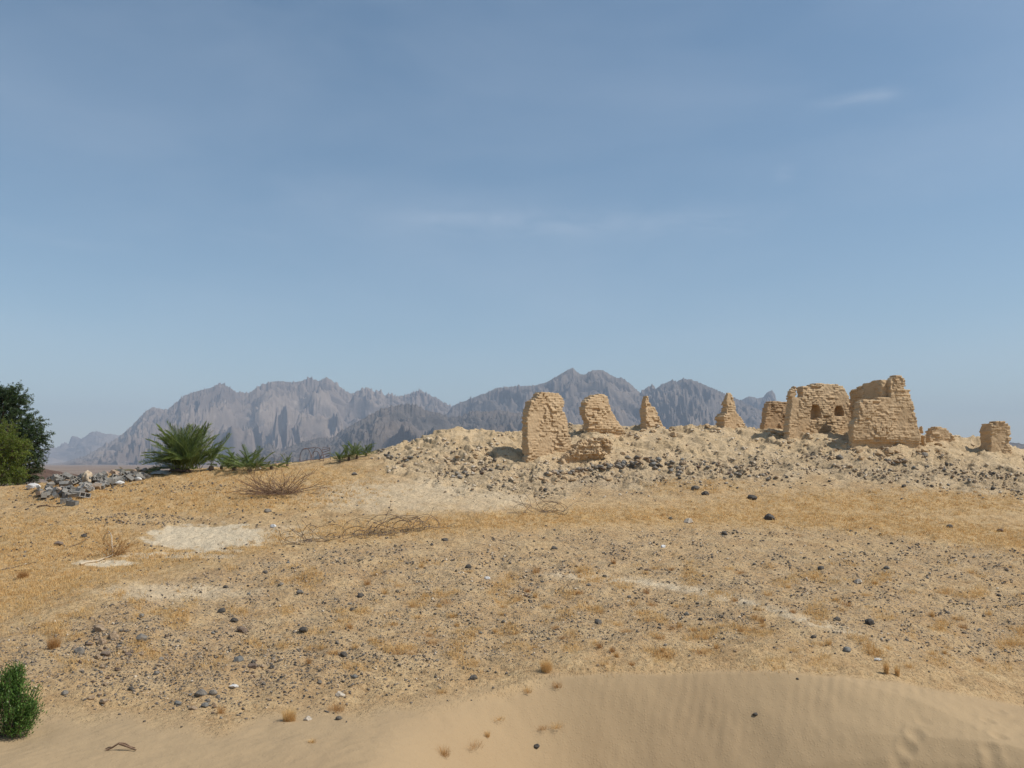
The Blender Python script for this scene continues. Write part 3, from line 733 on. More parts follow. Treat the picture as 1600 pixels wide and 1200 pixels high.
def side_wall(s_front, q0, q1, top_fn, thick, seed, name):
    """wall running away from the viewer; its outer face looks left"""
    rnd = random.Random(seed)
    poly = [(q0, -.6), (q1, -.6)]
    for k in range(15):
        q = q1 + (q0 - q1) * k / 14; poly.append((q, top_fn(q) + rnd.uniform(-.07, .05)))
    V, Fc = brick_solid(poly, thick, (), (), None, rnd, miss=.05)
    # brick_solid's s runs along the wall, q into it: turn it by 90 degrees
    V2 = [(s_front + q, s, z) for (s, q, z) in V]
    me = finish_wall(name, V2, [tuple(reversed(f)) for f in Fc], MUD, seed=seed * 10)
    obj(name, me, parent=tw, rot=(0, 0, th))
seedph = 3.1
H0 = topz[0]
side_wall(s_near, .3, 2.75, lambda q: H0 - .02 - .13 * q - .25 * max(0, q - 2.0), .5, 12, 'side_wall')
s_r, _ = unproj(fr, 1421, 640)
side_wall(s_r, .5, 3.4, lambda q: H0 - .35 - .45 * q, .5, 13, 'side_wall')
ruin([(1438, 720), (1440, 690), (1437, 668), (1441, 662), (1444, 670), (1446, 690), (1450, 720)], 1442, 43.2, 10, .2, 'knobbly narrow lump of fallen brick at the right foot of the tower', seed=14, miss=.15, jit=.07)
ruin([(1438, 715), (1443, 684), (1447, 671), (1456, 666), (1468, 665), (1480, 669), (1488, 677), (1493, 684), (1500, 715)], 1468, 44.2, 15, .5,
     'low rounded mudbrick hump on the skyline right of the tower', seed=15, miss=.12, jit=.07)
ruin([(1528, 715), (1532, 690), (1531, 672), (1534, 662), (1552, 657.5), (1571, 659), (1578, 666), (1580, 678), (1579, 693), (1582, 715)], 1566, 43.2, 14, .85,
     'squat leaning block of mudbrick alone at the right end of the skyline', seed=16, miss=.05)

# ---------------------------------------------------------------- stones
def ico(sub):
    t = (1 + 5 ** .5) / 2
    v = [(-1, t, 0), (1, t, 0), (-1, -t, 0), (1, -t, 0), (0, -1, t), (0, 1, t), (0, -1, -t), (0, 1, -t), (t, 0, -1), (t, 0, 1), (-t, 0, -1), (-t, 0, 1)]
    f = [(0, 11, 5), (0, 5, 1), (0, 1, 7), (0, 7, 10), (0, 10, 11), (1, 5, 9), (5, 11, 4), (11, 10, 2), (10, 7, 6), (7, 1, 8), (3, 9, 4), (3, 4, 2), (3, 2, 6), (3, 6, 8), (3, 8, 9), (4, 9, 5), (2, 4, 11), (6, 2, 10), (8, 6, 7), (9, 8, 1)]
    v = [np.array(p) / np.linalg.norm(p) for p in v]
    for _ in range(sub):
        c = {}; nf = []
        def mid(a, b):
            k = (min(a, b), max(a, b))
            if k not in c:
                p = v[a] + v[b]; v.append(p / np.linalg.norm(p)); c[k] = len(v) - 1
            return c[k]
        for a, b, d in f:
            x, y, z = mid(a, b), mid(b, d), mid(d, a); nf += [(a, x, z), (b, y, x), (d, z, y), (x, y, z)]
        f = nf
    return np.array(v), np.array(f)
def stone_shape(sub, seed, angular=.5):
    v, f = ico(sub); r_ = np.random.default_rng(seed)
    for k in range(9):                                   # cut facets
        d = r_.normal(size=3); d /= np.linalg.norm(d); c = r_.uniform(.62, .9)
        q = v @ d; v = v - np.outer(np.maximum(q - c, 0) * angular * 1.6, d)
    v = v * (1 + .10 * vnoise3(v * 1.9 + seed, seed)[:, None] + .04 * vnoise3(v * 5, seed)[:, None])
    v = v * np.array([1, r_.uniform(.65, .95), r_.uniform(.5, .75)])
    return v, f
def stone_mat(name, a, b, spec=.25, rough=.8):
    m = M(name, rough, spec); P0 = m.co('Object'); n1 = m.noise(P0, 2.0, 6, .65); n2 = m.noise(P0, 9, 5, .7); r_ = rnd_info(m)
    c = m.mix(m.ramp(n1, .35, .65), a, b); c = m.mix(m.math('MULTIPLY', m.ramp(n2, .58, .72), .4), c, tuple(min(1, k * 1.7) for k in b))
    c = m.mix(m.math('MULTIPLY', m.math('SUBTRACT', r_, .5), .5, True), c, (.5, .42, .32))
    return m.done(c, m.bump(n2, .5, .05))
SM = {'dark': stone_mat('dark_stone', (.058, .050, .043), (.115, .10, .082)),
      'grey': stone_mat('grey_stone', (.15, .132, .112), (.26, .225, .18)),
      'blue': stone_mat('blue_stone', (.14, .138, .128), (.23, .22, .195)),
      'tan': stone_mat('tan_stone', (.28, .19, .115), (.40, .29, .185)),
      'pale': stone_mat('pale_stone', (.46, .38, .28), (.60, .52, .42)),
      'brown': stone_mat('brown_stone', (.13, .085, .06), (.20, .14, .10)),
      'white': stone_mat('white_stone', (.62, .60, .56), (.75, .73, .70)),
      'mud': MUD}
SVN = 0
SV = {}
for k in SM:
    SV[k] = []
    for i in range(5):
        v, f = stone_shape(3, 40 + i + 7 * len(k), .35 if k in ('dark', 'grey', 'blue') else .75)
        SV[k].append(mesh_np('stone', v, f, smooth=True, mats=[SM[k]]))
SVa = [stone_shape(3, 200 + i, 1.2) for i in range(4)]
sr = random.Random(5)
nstone = 0
def stone(px, py, size, kind, label, group, name='stone', cat='stone', flat=1.0, sink=.5):
    """one stone, its longest side `size` photograph pixels"""
    global nstone
    p = og(px, py)
    if np.isnan(p[0]): return
    s = size / F * p[1] * (.50 if group == GS else .44)
    o = obj(name, SV[kind][sr.randrange(5)], label=label, cat=cat, group=group)
    o.scale = (s, s, s * flat); o.rotation_euler = (sr.uniform(-.25, .25), sr.uniform(-.25, .25), sr.uniform(0, 6.28))
    if abs(o.rotation_euler[2] % math.pi - math.pi / 2) < .6: o.rotation_euler[2] += .9
    o.location = (p[0], p[1], p[2] + s * .6 * flat * (1 - 2 * sink * .6)); nstone += 1
    return o
GS = 'loose stones on the gravel slope'
named = [
 (159, 1006, 17, 'tan', 'squarish tan rock with a pale top, in the middle of the left rock scatter'),
 (140, 1008, 14, 'brown', 'brown rounded rock just left of the squarish tan rock with the pale top'),
 (156, 984, 18, 'tan', 'flat orange-tan slab at the upper edge of the rock scatter on the left slope'),
 (124, 1020, 20, 'grey', 'dark rock with pale crust at the left end of the rock scatter'),
 (222, 1001, 24, 'grey', 'broad dark rock topped with pale layers, uphill right of the rock scatter'),
 (166, 1024, 17, 'brown', 'brown wedge-shaped rock in the lower half of the rock scatter'),
 (176, 998, 19, 'tan', 'long tan slab leaning uphill at the right of the rock scatter'),
 (205, 1077, 10, 'dark', 'single smooth black cobble lying alone on bare sand below the rock scatter'),
 (142, 1092, 13, 'tan', 'pointed tan rock at the edge of the smooth sand, right of the green bush'),
 (163, 1097, 14, 'tan', 'blunt tan rock just right of the pointed one at the sand edge'),
 (101, 1085, 13, 'grey', 'grey flat cobble nearest to the green bush'),
 (278, 1100, 12, 'blue', 'round blue-grey cobble below the dark split rock'),
 (314, 1086, 20, 'grey', 'dark split rock, biggest near the lower end of the gravel slope'),
 (333, 1084, 17, 'grey', 'jagged dark rock touching the right side of the split rock'),
 (302, 1109, 13, 'tan', 'low olive-tan stone at the lower edge of the gravel, left of the upright grey stone'),
 (320, 1104, 13, 'blue', 'upright grey-green stone standing lowest under the split rock'),
 (365, 1074, 15, 'white', 'white stone among dark cobbles right of the split rock'),
 (373, 1033, 17, 'blue', 'tall grey-green cobble beside a smooth purple-brown one'),
 (394, 1043, 16, 'brown', 'smooth purple-brown rounded cobble on the lower slope'),
 (366, 971, 12, 'dark', 'round dark cobble above the broken brown slab'),
 (379, 986, 18, 'brown', 'broken brown slab lying flat on the gravel'),
 (475, 986, 17, 'dark', 'long smooth charcoal cobble, largest in the middle left of the slope'),
 (347, 956, 15, 'dark', 'dark flat stone on the slope above the round dark cobble'),
 (469, 927, 14, 'grey', 'grey stone with light top on the open gravel below the looping branches'),
 (563, 932, 13, 'dark', 'black domed stone on the open gravel, upper middle of the slope'),
 (551, 954, 11, 'dark', 'small black stone just below the black domed stone'),
 (537, 1024, 13, 'dark', 'dark oval cobble at the start of the smooth sand, below the gravel'),
 (740, 1061, 14, 'dark', 'black rock resting on the sand just left of the dune crest'),
 (532, 1088, 16, 'pale', 'pale flat stone with a dark one at its foot, on the sand flat'),
 (481, 1125, 13, 'pale', 'white-topped wedge stone right of the round golden tuft'),
 (499, 1067, 9, 'dark', 'small upright black stone alone on the sand above the pale flat stone'),
 (529, 1124, 11, 'dark', 'dark upright cobble below the pale flat stone'),
 (554, 1058, 9, 'blue', 'small blue-grey cobble on the sand edge, middle left'),
 (1180, 1117, 8, 'dark', 'tiny black stone alone on the smooth face of the dune'),
 (1246, 1061, 5, 'dark', 'tiny black pebble close under the dune crest'),
 (838, 1167, 10, 'dark', 'small dark stone low on the left flank of the dune'),
 (761, 905, 10, 'white', 'single white stone in the middle of the gravel field'),
 (1076, 817, 16, 'pale', 'cream coloured boulder in the golden grass strip'),
 (1202, 811, 18, 'dark', 'largest black boulder in the golden grass strip below the ruins'),
 (1132, 835, 11, 'dark', 'dark stone between the cream boulder and the black boulder, slightly downhill'),
 (1283, 889, 12, 'dark', 'long narrow dark stone on the gravel right of centre'),
 (1386, 889, 12, 'dark', 'black oval stone on the right part of the gravel field'),
 (1341, 911, 14, 'pale', 'pale sandy cobble on the right part of the gravel field'),
 (1323, 1017, 16, 'blue', 'flat blue-grey stone a little above the dune crest'),
 (1308, 969, 13, 'dark', 'dark angular stone at the lower edge of the pale wheel track'),
 (1359, 974, 15, 'dark', 'low dark stone right of the angular one by the wheel track'),
 (1271, 997, 10, 'dark', 'black stone below the wheel track, left of the flat blue-grey stone'),
 (1095, 969, 9, 'dark', 'black stone under the middle of the wheel track'),
 (1073, 961, 10, 'grey', 'grey-green stone just left of the black stone under the wheel track'),
 (1036, 855, 9, 'white', 'small white-topped stone on gravel below the golden strip'),
 (1484, 824, 10, 'dark', 'dark stone in the golden grass at the right'),
 (935, 974, 15, 'dark', 'dark flat stone among dry tufts in the middle of the slope'),
 (732, 887, 11, 'dark', 'dark stone at the top of the gravel field, middle'),
 (695, 845, 11, 'dark', 'flat dark stone at the lower edge of the golden strip, right of the looping branches'),
 (866, 858, 11, 'dark', 'dark stone at the lower edge of the golden strip, near the middle'),
 (427, 824, 11, 'white', 'white lump at the right edge of the pale sand patch'),
 (418, 800, 13, 'grey', 'grey stone in golden grass above the pale sand patch'),
 (131, 839, 12, 'dark', 'dark stone in golden grass left of the twig heap'),
 (92, 852, 16, 'brown', 'dark red-brown rounded lump left of the twig heap'),
 (404, 732, 9, 'white', 'white lump in the orange grass between the low palms'),
 (326, 734, 7, 'white', 'small white lump at the right foot of the big palm'),
 (554, 742, 11, 'grey', 'grey stone on the pale slope below the dark palm scrub'),
 (1445, 712, 12, 'grey', 'grey stone set in the mound under the right of the tower'),
 (1312, 716, 13, 'grey', 'upright grey slab on the mound at the left foot of the tower'),
 (970, 738, 11, 'dark', 'black stone below the cobble footing in front of the ruins'),
 (852, 766, 8, 'dark', 'dark stone on the pale slope below the tallest slab'),
 (1141, 761, 6, 'dark', 'small black stone on bare ground below the saddle between the pinnacles'),
 (1086, 765, 14, 'dark', 'clump-like dark stone below the cobble footing, middle of the foot slope'),
 (1102, 773, 12, 'dark', 'dark flat stone just below the clump-like one on the foot slope'),
 (1175, 780, 16, 'dark', 'dark flat rock at the right of the foot slope above the golden strip'),
 (1563, 830, 11, 'brown', 'brown stone in the golden grass at the far right'),
]
for (px, py, sz, kd, lab) in named:
    stone(px, py, sz, kd, lab, GS)
# lesser stones in places nobody could tell apart
for (px, py, sz) in [(178, 990, 11), (152, 1028, 13), (164, 1031, 12), (156, 1041, 11), (240, 1017, 12), (221, 1023, 13), (252, 1031, 11), (249, 1040, 9), (244, 1053, 11), (165, 1070, 10), (156, 1086, 9),
                     (186, 1015, 9), (147, 1040, 8), (198, 1022, 8), (168, 1060, 9), (176, 1055, 8), (150, 999, 9), (190, 986, 8)] + [(sr.gauss(165, 24), sr.gauss(1018, 22), sr.uniform(6, 12)) for _ in range(26)]:
    stone(px, py, sz, sr.choice(['tan', 'tan', 'grey', 'brown']), 'small rock in the tan rock scatter on the left slope', 'small rocks of the scatter on the left slope')
for (cx_, cy_, n_, s_) in [(325, 1095, 14, 14), (400, 1048, 18, 16)]:
    for i in range(n_):
        stone(sr.gauss(cx_, s_), sr.gauss(cy_, s_ * .8), sr.uniform(5, 10), sr.choice(['dark', 'grey', 'brown', 'tan']), 'small cobble in the loose cluster around the ' + ('dark split rock' if cx_ < 350 else 'smooth purple-brown cobble'), 'small cobbles around the ' + ('split rock' if cx_ < 350 else 'purple-brown cobble'))
lab2 = 'small stone strewn among the gravel of the open slope'
for (px, py, sz) in [(221, 964, 12), (261, 951, 10), (258, 996, 10), (438, 915, 9), (413, 897, 11), (353, 919, 10), (415, 1070, 9), (425, 1044, 9), (430, 1030, 8), (418, 1052, 8), (440, 1060, 7), (405, 1065, 8),
                     (823, 930, 9), (943, 900, 10), (917, 916, 9), (786, 974, 9), (751, 991, 8), (621, 925, 9), (607, 1074, 7), (933, 1039, 8), (1362, 825, 7), (1050, 813, 9), (1167, 942, 7), (850, 910, 8),
                     (830, 915, 8), (775, 930, 7), (520, 990, 7), (545, 945, 8), (500, 1010, 6), (640, 905, 7), (985, 935, 8), (1010, 890, 8), (1450, 905, 7), (1480, 960, 8), (1530, 985, 8), (1420, 1000, 8),
                     (1560, 930, 8), (1240, 850, 7), (1180, 880, 7), (1100, 900, 7), (900, 885, 7), (680, 960, 7), (720, 1000, 7), (450, 880, 8), (390, 930, 7), (330, 990, 8), (300, 960, 8), (860, 1000, 8),
                     (1040, 1010, 7), (1150, 1020, 7), (1330, 940, 7), (1215, 925, 7), (1395, 850, 7), (1520, 870, 7), (1575, 890, 7), (1300, 860, 7)]:
    stone(px + sr.uniform(-3, 3), py + sr.uniform(-2, 2), sz, sr.choice(['dark', 'dark', 'grey', 'grey', 'tan', 'blue', 'brown']), lab2, 'small stones strewn over the open slope')
# cobble footing below the first ruin and the stone rows on the mound
def strip(n, line, spread, s0, s1, kinds, lab, grp):
    xs = [p[0] for p in line]; ys = [p[1] for p in line]
    for i in range(n):
        px = sr.uniform(xs[0], xs[-1]); py = float(np.interp(px, xs, ys)) + sr.gauss(0, spread)
        stone(px, py, sr.uniform(s0, s1), sr.choice(kinds), lab, grp, name='cobble', cat='cobble', sink=.2)
strip(50, [(855, 742), (890, 739), (940, 731), (970, 727)], 2.5, 6, 11, ['grey', 'tan', 'tan', 'brown', 'grey'], 'rounded cobble in the footing under the gullied wall stump', 'cobbles of the wall footing')
strip(48, [(965, 726), (1000, 722), (1040, 727), (1070, 736)], 5.5, 6, 12, ['grey', 'grey', 'tan', 'dark', 'tan', 'blue'], 'grey cobble in the dense stone band right of the gullied stump', 'cobbles of the dense stone band')
strip(30, [(1080, 722), (1110, 728), (1160, 742), (1240, 752)], 5, 4.5, 10, ['dark', 'grey', 'tan', 'tan', 'brown'], 'dark stone in the broken row below the saddle between the pinnacles', 'stones of the row below the saddle')
strip(34, [(1290, 712), (1350, 728), (1420, 738), (1500, 742), (1590, 762)], 10, 4, 9.5, ['dark', 'grey', 'blue', 'tan', 'tan'], 'grey stone on the scree slope below the tower', 'stones on the scree below the tower')
strip(14, [(1380, 722), (1395, 723), (1416, 722)], 1.2, 7, 10, ['grey', 'tan'], 'upright cobble in the short row set below the tower', 'short row of upright cobbles')
strip(26, [(590, 706), (610, 716), (630, 722), (655, 712)], 3, 4.5, 9, ['dark', 'grey', 'blue', 'tan'], 'dark stone in the curved row on the left shoulder of the mound', 'curved row of dark stones')
strip(26, [(705, 745), (730, 738), (760, 736), (790, 732)], 4.5, 4.5, 9.5, ['dark', 'grey', 'brown', 'tan', 'pale'], 'stone in the dark cluster left of the tallest slab, in its shadow', 'dark stone cluster left of the tallest slab')

for (px, py, n_) in [(840, 745, 9), (895, 738, 8), (950, 700, 7), (1015, 672, 5), (1142, 664, 5), (1212, 672, 5), (1270, 684, 10), (1325, 700, 9), (1390, 705, 12), (1445, 695, 7), (1560, 696, 5), (740, 700, 8), (690, 712, 6)]:
    for i in range(n_):
        stone(px + sr.gauss(0, 20), py + abs(sr.gauss(0, 8)), sr.uniform(6, 17), 'mud', 'fallen lump of mudbrick lying on the bank at the foot of the ruined walls', 'fallen lumps of mudbrick', name='mud_lump', cat='mud lump', flat=.8, sink=.8)
# ---------------------------------------------------------------- gravel (stuff)
def scatter_mesh(name, pos, size, rotz, tone, shapes, mat):
    Vs = []; Fs = []; Ts = []; base = 0; nvar = len(shapes); w = rng.integers(0, nvar, len(pos))
    for k, (v, f) in enumerate(shapes):
        m = np.where(w == k)[0]
        if not len(m): continue
        c, s = np.cos(rotz[m]), np.sin(rotz[m]); tl = rng.uniform(-.4, .4, len(m))
        vv = v[None] * size[m][:, None, None]
        x = vv[..., 0] * c[:, None] - vv[..., 1] * s[:, None]; y = vv[..., 0] * s[:, None] + vv[..., 1] * c[:, None]; z = vv[..., 2] + tl[:, None] * vv[..., 0]
        P0 = np.stack([x, y, z], -1) + pos[m][:, None]
        Vs.append(P0.reshape(-1, 3)); Fs.append((f[None] + (np.arange(len(m)) * len(v))[:, None, None] + base).reshape(-1, 3)); Ts.append(np.repeat(tone[m], len(v)))
        base += len(m) * len(v)
    me = mesh_np(name, np.concatenate(Vs), np.concatenate(Fs), smooth=False, mats=[mat]); fattr(me, 'tone', np.concatenate(Ts)); return me
gm_ = M('gravel_stone', .85, .2); t_ = gm_.attr('tone')
cr = gm_.t.nodes.new('ShaderNodeValToRGB'); gm_.t.links.new(t_, cr.inputs[0])
els = cr.color_ramp.elements; els[0].position = 0; els[0].color = (.058, .052, .047, 1); els[1].position = 1; els[1].color = (.60, .50, .37, 1)
for p_, c_ in ((.35, (.115, .10, .085, 1)), (.5, (.19, .16, .125, 1)), (.62, (.26, .19, .125, 1)), (.8, (.38, .28, .18, 1))):
    e = els.new(p_); e.color = c_
GRM = gm_.done(gm_.mix(gm_.math('MULTIPLY', gm_.noise(gm_.geo(), 60, 3), .25), cr.outputs[0], (.32, .25, .18)))
shapes = [stone_shape(1, 300 + i, 1.0) for i in range(6)]
def sample(n, maskf, x0=-60, x1=1660, y0=660, y1=1200):
    out = []
    tot = 0
    while tot < n:
        px = rng.uniform(x0, x1, 60000); py = rng.uniform(y0, y1, 60000)
        k = rng.random(60000) < maskf(px, py); out.append(np.stack([px[k], py[k]], -1)); tot += k.sum()
    q = np.concatenate(out)[:n]; P0 = onground(q[:, 0], q[:, 1]); ok = ~np.isnan(P0[:, 0]); return q[ok], P0[ok]
def mk(q, P0, a, b, tone_c, tone_s, pw=2.5):
    s = a + (b - a) * rng.random(len(q)) ** pw           # size in photograph pixels
    size = s / F * P0[:, 1] * .5
    P1 = P0.copy(); P1[:, 2] += size * .25
    return P1, size, rng.uniform(0, 6.28, len(q)), np.clip(rng.normal(tone_c, tone_s, len(q)), 0, 1)
q, P0 = sample(17000, lambda x, y: .9 * gravel_mask(x, y) * (y > 815) * np.clip(.12 + 1.5 * sstep(-.15, .7, fbm2(x * .02, y * .05, 4, 71, .6)), 0, 1) * (1 - pale_mask(x, y)) * (1 - .93 * sstep(0, 6, y - np.interp(x, [820, 860, 1000, 1200, 1400, 1600], [1060, 1050, 1044, 1042, 1058, 1098])) * (x > 830)) + .04 * (y > 850) * (y < 1030))
A1 = mk(q, P0, 1.1, 5.5, .50, .29, 3.6)
rfun = lambda x, y: mound_mask(x, y, 40.) 
q, P0 = sample(2300, lambda x, y: np.clip(.0 * rfun(x, y) + .55 * slump_mask(x, y) * (x > 600) * sstep(-.3, .5, fbm2(x * .02, y * .06, 3, 72)), 0, 1), 560, 1650, 655, 800)
A2 = mk(q, P0, 1.3, 6.5, .66, .27, 3.2)
q, P0 = sample(2400, lambda x, y: .9 * rfun(x, y) * np.clip(.1 + sstep(0, .6, fbm2(x * .03, y * .07, 3, 74)), 0, 1), 560, 1650, 655, 800)
A5 = mk(q, P0, 1.2, 7.5, .93, .09, 3.6)
q, P0 = sample(2600, lambda x, y: .7 * ell(x, y, 330, 1050, 260, 60, 31, .9) + .6 * ell(x, y, 190, 1020, 90, 60, 32, .8) + .3 * ell(x, y, 620, 1050, 140, 40, 33, .9), -20, 900, 940, 1180)
A3 = mk(q, P0, 1.8, 6.5, .40, .25, 3.0)
q, P0 = sample(1500, lambda x, y: .9 * ell(x, y, 230, 812, 85, 8, 34, .6) + .5 * ell(x, y, 250, 760, 120, 8, 35, .6) + .8 * ell(x, y, 75, 775, 35, 10, 36, .4) + .12 * (x < 620) * (y > 760) * (y < 880) * (1 - pale_mask(x, y)), 0, 620, 740, 880)
A4 = mk(q, P0, 1.6, 5.5, .36, .22, 2.5)
AA_ = [np.concatenate(t) for t in zip(A1, A2, A3, A4, A5)]
obj('gravel', scatter_mesh('gravel', AA_[0], AA_[1], AA_[2], AA_[3], shapes, GRM), kind='stuff', label='grey and tan gravel strewn over the slope')

# ---------------------------------------------------------------- dry grass (stuff) and single tufts
def blades(pos, hgt, wid, lean, fan=None):
    """thin bent blades, two quads each ending in a point"""
    n_ = len(pos); a = rng.uniform(0, 6.28, n_) if fan is None else fan; d = np.stack([np.cos(a), np.sin(a)], -1)
    b = rng.uniform(0, 6.28, n_); sd = np.stack([np.cos(b), np.sin(b)], -1)
    V = np.zeros((n_, 5, 3)); w = wid * .5
    V[:, 0, :2] = pos[:, :2] - sd * w[:, None]; V[:, 1, :2] = pos[:, :2] + sd * w[:, None]
    m = pos[:, :2] + d * (lean * hgt * .35)[:, None]
    V[:, 2, :2] = m - sd * (w * .8)[:, None]; V[:, 3, :2] = m + sd * (w * .8)[:, None]
    V[:, 4, :2] = pos[:, :2] + d * (lean * hgt)[:, None]
    V[:, 0:2, 2] = pos[:, 2:3] - .01; V[:, 2:4, 2] = (pos[:, 2] + hgt * .6)[:, None]; V[:, 4, 2] = pos[:, 2] + hgt * (1 - .35 * lean)
    o_ = (np.arange(n_) * 5)[:, None, None]
    Fc = np.array([[0, 1, 3], [0, 3, 2], [2, 3, 4]])[None] + o_
    return V.reshape(-1, 3), Fc.reshape(-1, 3)
def straw(name, a, b, c):
    m = M(name, .8, .2); n_ = m.noise(m.geo(), 3.0, 4, .6); n2_ = m.noise(m.geo(), 60, 2)
    col = m.mix(m.ramp(n_, .35, .65), a, b); col = m.mix(m.ramp(n2_, .45, .7), col, c)
    m.done(col); tr = m.t.nodes.new('ShaderNodeBsdfTranslucent'); m.v(tr.inputs[0], col); mxs = m.t.nodes.new('ShaderNodeMixShader'); mxs.inputs[0].default_value = .3
    m.t.links.new(m.b.outputs[0], mxs.inputs[1]); m.t.links.new(tr.outputs[0], mxs.inputs[2]); m.t.links.new(mxs.outputs[0], m.t.nodes['Material Output'].inputs[0]); return m.m
STRAW = straw('dry_grass', (.70, .46, .19), (.60, .36, .13), (.76, .57, .30))
STRAW_B = straw('brown_grass', (.50, .28, .10), (.40, .20, .075), (.58, .38, .17))
q, P0 = sample(15000, lambda x, y: grass_mask(x, y) ** 1.3 * (y > 690) * (1 - .9 * sand_mask(x, y, 14.)), -60, 1660, 690, 1075)
nb = 9; size = rng.uniform(.5, 1.3, len(q)); hh = 0.09 + 0 * size
cen = np.repeat(P0, nb, 0); sz = np.repeat(size, nb); rr2 = np.abs(rng.normal(0, .085, len(cen))) * sz; aa = rng.uniform(0, 6.28, len(cen))
cen[:, 0] += np.cos(aa) * rr2; cen[:, 1] += np.sin(aa) * rr2; cen[:, 2] = gh(cen[:, 0], cen[:, 1])
Vb_, Fb_ = blades(cen, rng.uniform(.03, .11, len(cen)) * sz, rng.uniform(.005, .010, len(cen)) * np.clip(cen[:, 1] / 22, .6, 1.6), rng.uniform(.2, 1.4, len(cen)))
obj('dry_grass', mesh_np('dry_grass', Vb_, Fb_, smooth=False, mats=[STRAW]), kind='stuff', label='short golden dry grass in bands over the slope')
def tuft(px, py, wpx, hpx, nbl, label, mat, group):
    p = og(px, py)
    if np.isnan(p[0]): return
    k = p[1] / F; w = wpx * k * .5; h = hpx * k
    n_ = nbl; a = rng.uniform(0, 6.28, n_); r_ = rng.random(n_) * w * .5
    pos = np.stack([np.cos(a) * r_, np.sin(a) * r_, np.zeros(n_)], -1)
    V, Fc = blades(pos, h * rng.uniform(.25, 1.15, n_), np.full(n_, .0022 * max(1, p[1] / 12)), rng.uniform(.0, 1.0, n_) * np.clip(w / h, .3, 2.2), a + rng.normal(0, .5, n_))
    obj('grass_tuft', mesh_np('grass_tuft', V, Fc, smooth=False, mats=[mat]), label=label, cat='grass tuft', group=group, loc=tuple(p))
tuft(452, 1127, 36, 22, 700, 'round golden grass tuft alone on the sand flat at the bottom', STRAW, 'dry grass tufts')
tuft(345, 1114, 30, 16, 140, 'sparse brown tuft on the sand right of the split rock', STRAW_B, 'dry grass tufts')
tuft(854, 1049, 30, 22, 600, 'golden tuft at the left end of the dune crest', STRAW, 'dry grass tufts')
tuft(525, 1110, 54, 15, 260, 'ragged tuft around the pale flat stone', STRAW_B, 'dry grass tufts')
tuft(693, 1180, 40, 17, 170, 'reddish dry tuft at the bottom edge left of the dune', STRAW_B, 'dry grass tufts')
tuft(740, 1168, 60, 14, 130, 'thin twiggy growth right of the reddish tuft at the bottom', STRAW_B, 'dry grass tufts')
tuft(1385, 1052, 14, 22, 300, 'taller upright tuft just above the dune crest at the right', STRAW, 'dry grass tufts')
tuft(1402, 1056, 12, 18, 260, 'smaller tuft touching the taller one above the dune crest', STRAW, 'dry grass tufts')
tuft(84, 1012, 36, 20, 500, 'brown tuft on the slope above the green bush', STRAW_B, 'dry grass tufts')
tuft(35, 903, 30, 14, 400, 'rounded brown tuft at the left edge in the golden field', STRAW_B, 'dry grass tufts')
tl = 'small dry brown tuft growing between the stones of the slope'
for (px, py) in [(575, 915), (590, 900), (708, 968), (662, 935), (680, 925), (712, 975), (748, 985), (775, 990), (865, 985), (880, 1000), (895, 990), (930, 950), (940, 960), (935, 905), (990, 945), (1060, 950), (1080, 985),
                 (1130, 978), (1160, 990), (1185, 970), (1240, 1020), (1300, 1010), (1310, 950), (1320, 945), (1480, 1015), (1545, 960), (1500, 980), (905, 925), (620, 1020), (480, 1040), (1420, 1040), (1100, 1000), (1050, 985),
                 (830, 1010), (640, 1010), (560, 1015), (1530, 1030), (1580, 1010), (1010, 925), (985, 1040), (820, 1085), (870, 1070), (690, 1085)] + [(sr.uniform(480, 1590), sr.uniform(880, 1035)) for _ in range(70)] + [(sr.uniform(480, 900), sr.uniform(1085, 1190)) for _ in range(5)]:
    tuft(px + sr.uniform(-5, 5), py + sr.uniform(-4, 4), sr.uniform(14, 44), sr.uniform(6, 12), 130, tl, sr.choice([STRAW_B, STRAW, STRAW]), 'small tufts between the stones')

# ---------------------------------------------------------------- tubes, branches
def tube(V, Fc, pts_, r0, r1, sides=5):
    pts_ = np.asarray(pts_, float); n_ = len(pts_); b = len(V)
    for i in range(n_):
        t = pts_[min(i + 1, n_ - 1)] - pts_[max(i - 1, 0)]; t = t / (np.linalg.norm(t) + 1e-9)
        u = np.cross(t, (0, 0, 1.0) if abs(t[2]) < .9 else (1.0, 0, 0)); u /= np.linalg.norm(u) + 1e-9; w = np.cross(t, u)
        r = r0 + (r1 - r0) * i / (n_ - 1)
        for k in range(sides):
            a = 2 * math.pi * k / sides; V.append(tuple(pts_[i] + r * (math.cos(a) * u + math.sin(a) * w)))
    for i in range(n_ - 1):
        for k in range(sides):
            Fc.append((b + i * sides + k, b + i * sides + (k + 1) % sides, b + (i + 1) * sides + (k + 1) % sides, b + (i + 1) * sides + k))
    # end caps as thin quads
    Fc.append((b, b + 1, b + 2, b + 3)); e = b + (n_ - 1) * sides; Fc.append((e + 3, e + 2, e + 1, e))
def wood(name, a, b):
    m = M(name, .9, .15); n_ = m.noise(m.co('Object'), 14, 5, .7); return m.done(m.mix(m.ramp(n_, .35, .65), a, b), m.bump(n_, .5, .01))
TWIG = wood('dry_twig', (.16, .095, .06), (.26, .17, .11)); GREYW = wood('grey_branch', (.12, .088, .065), (.22, .165, .12)); PALEW = wood('bleached_wood', (.45, .35, .24), (.56, .46, .33)); BARK = wood('bark', (.10, .07, .05), (.17, .125, .09))
br = random.Random(21)
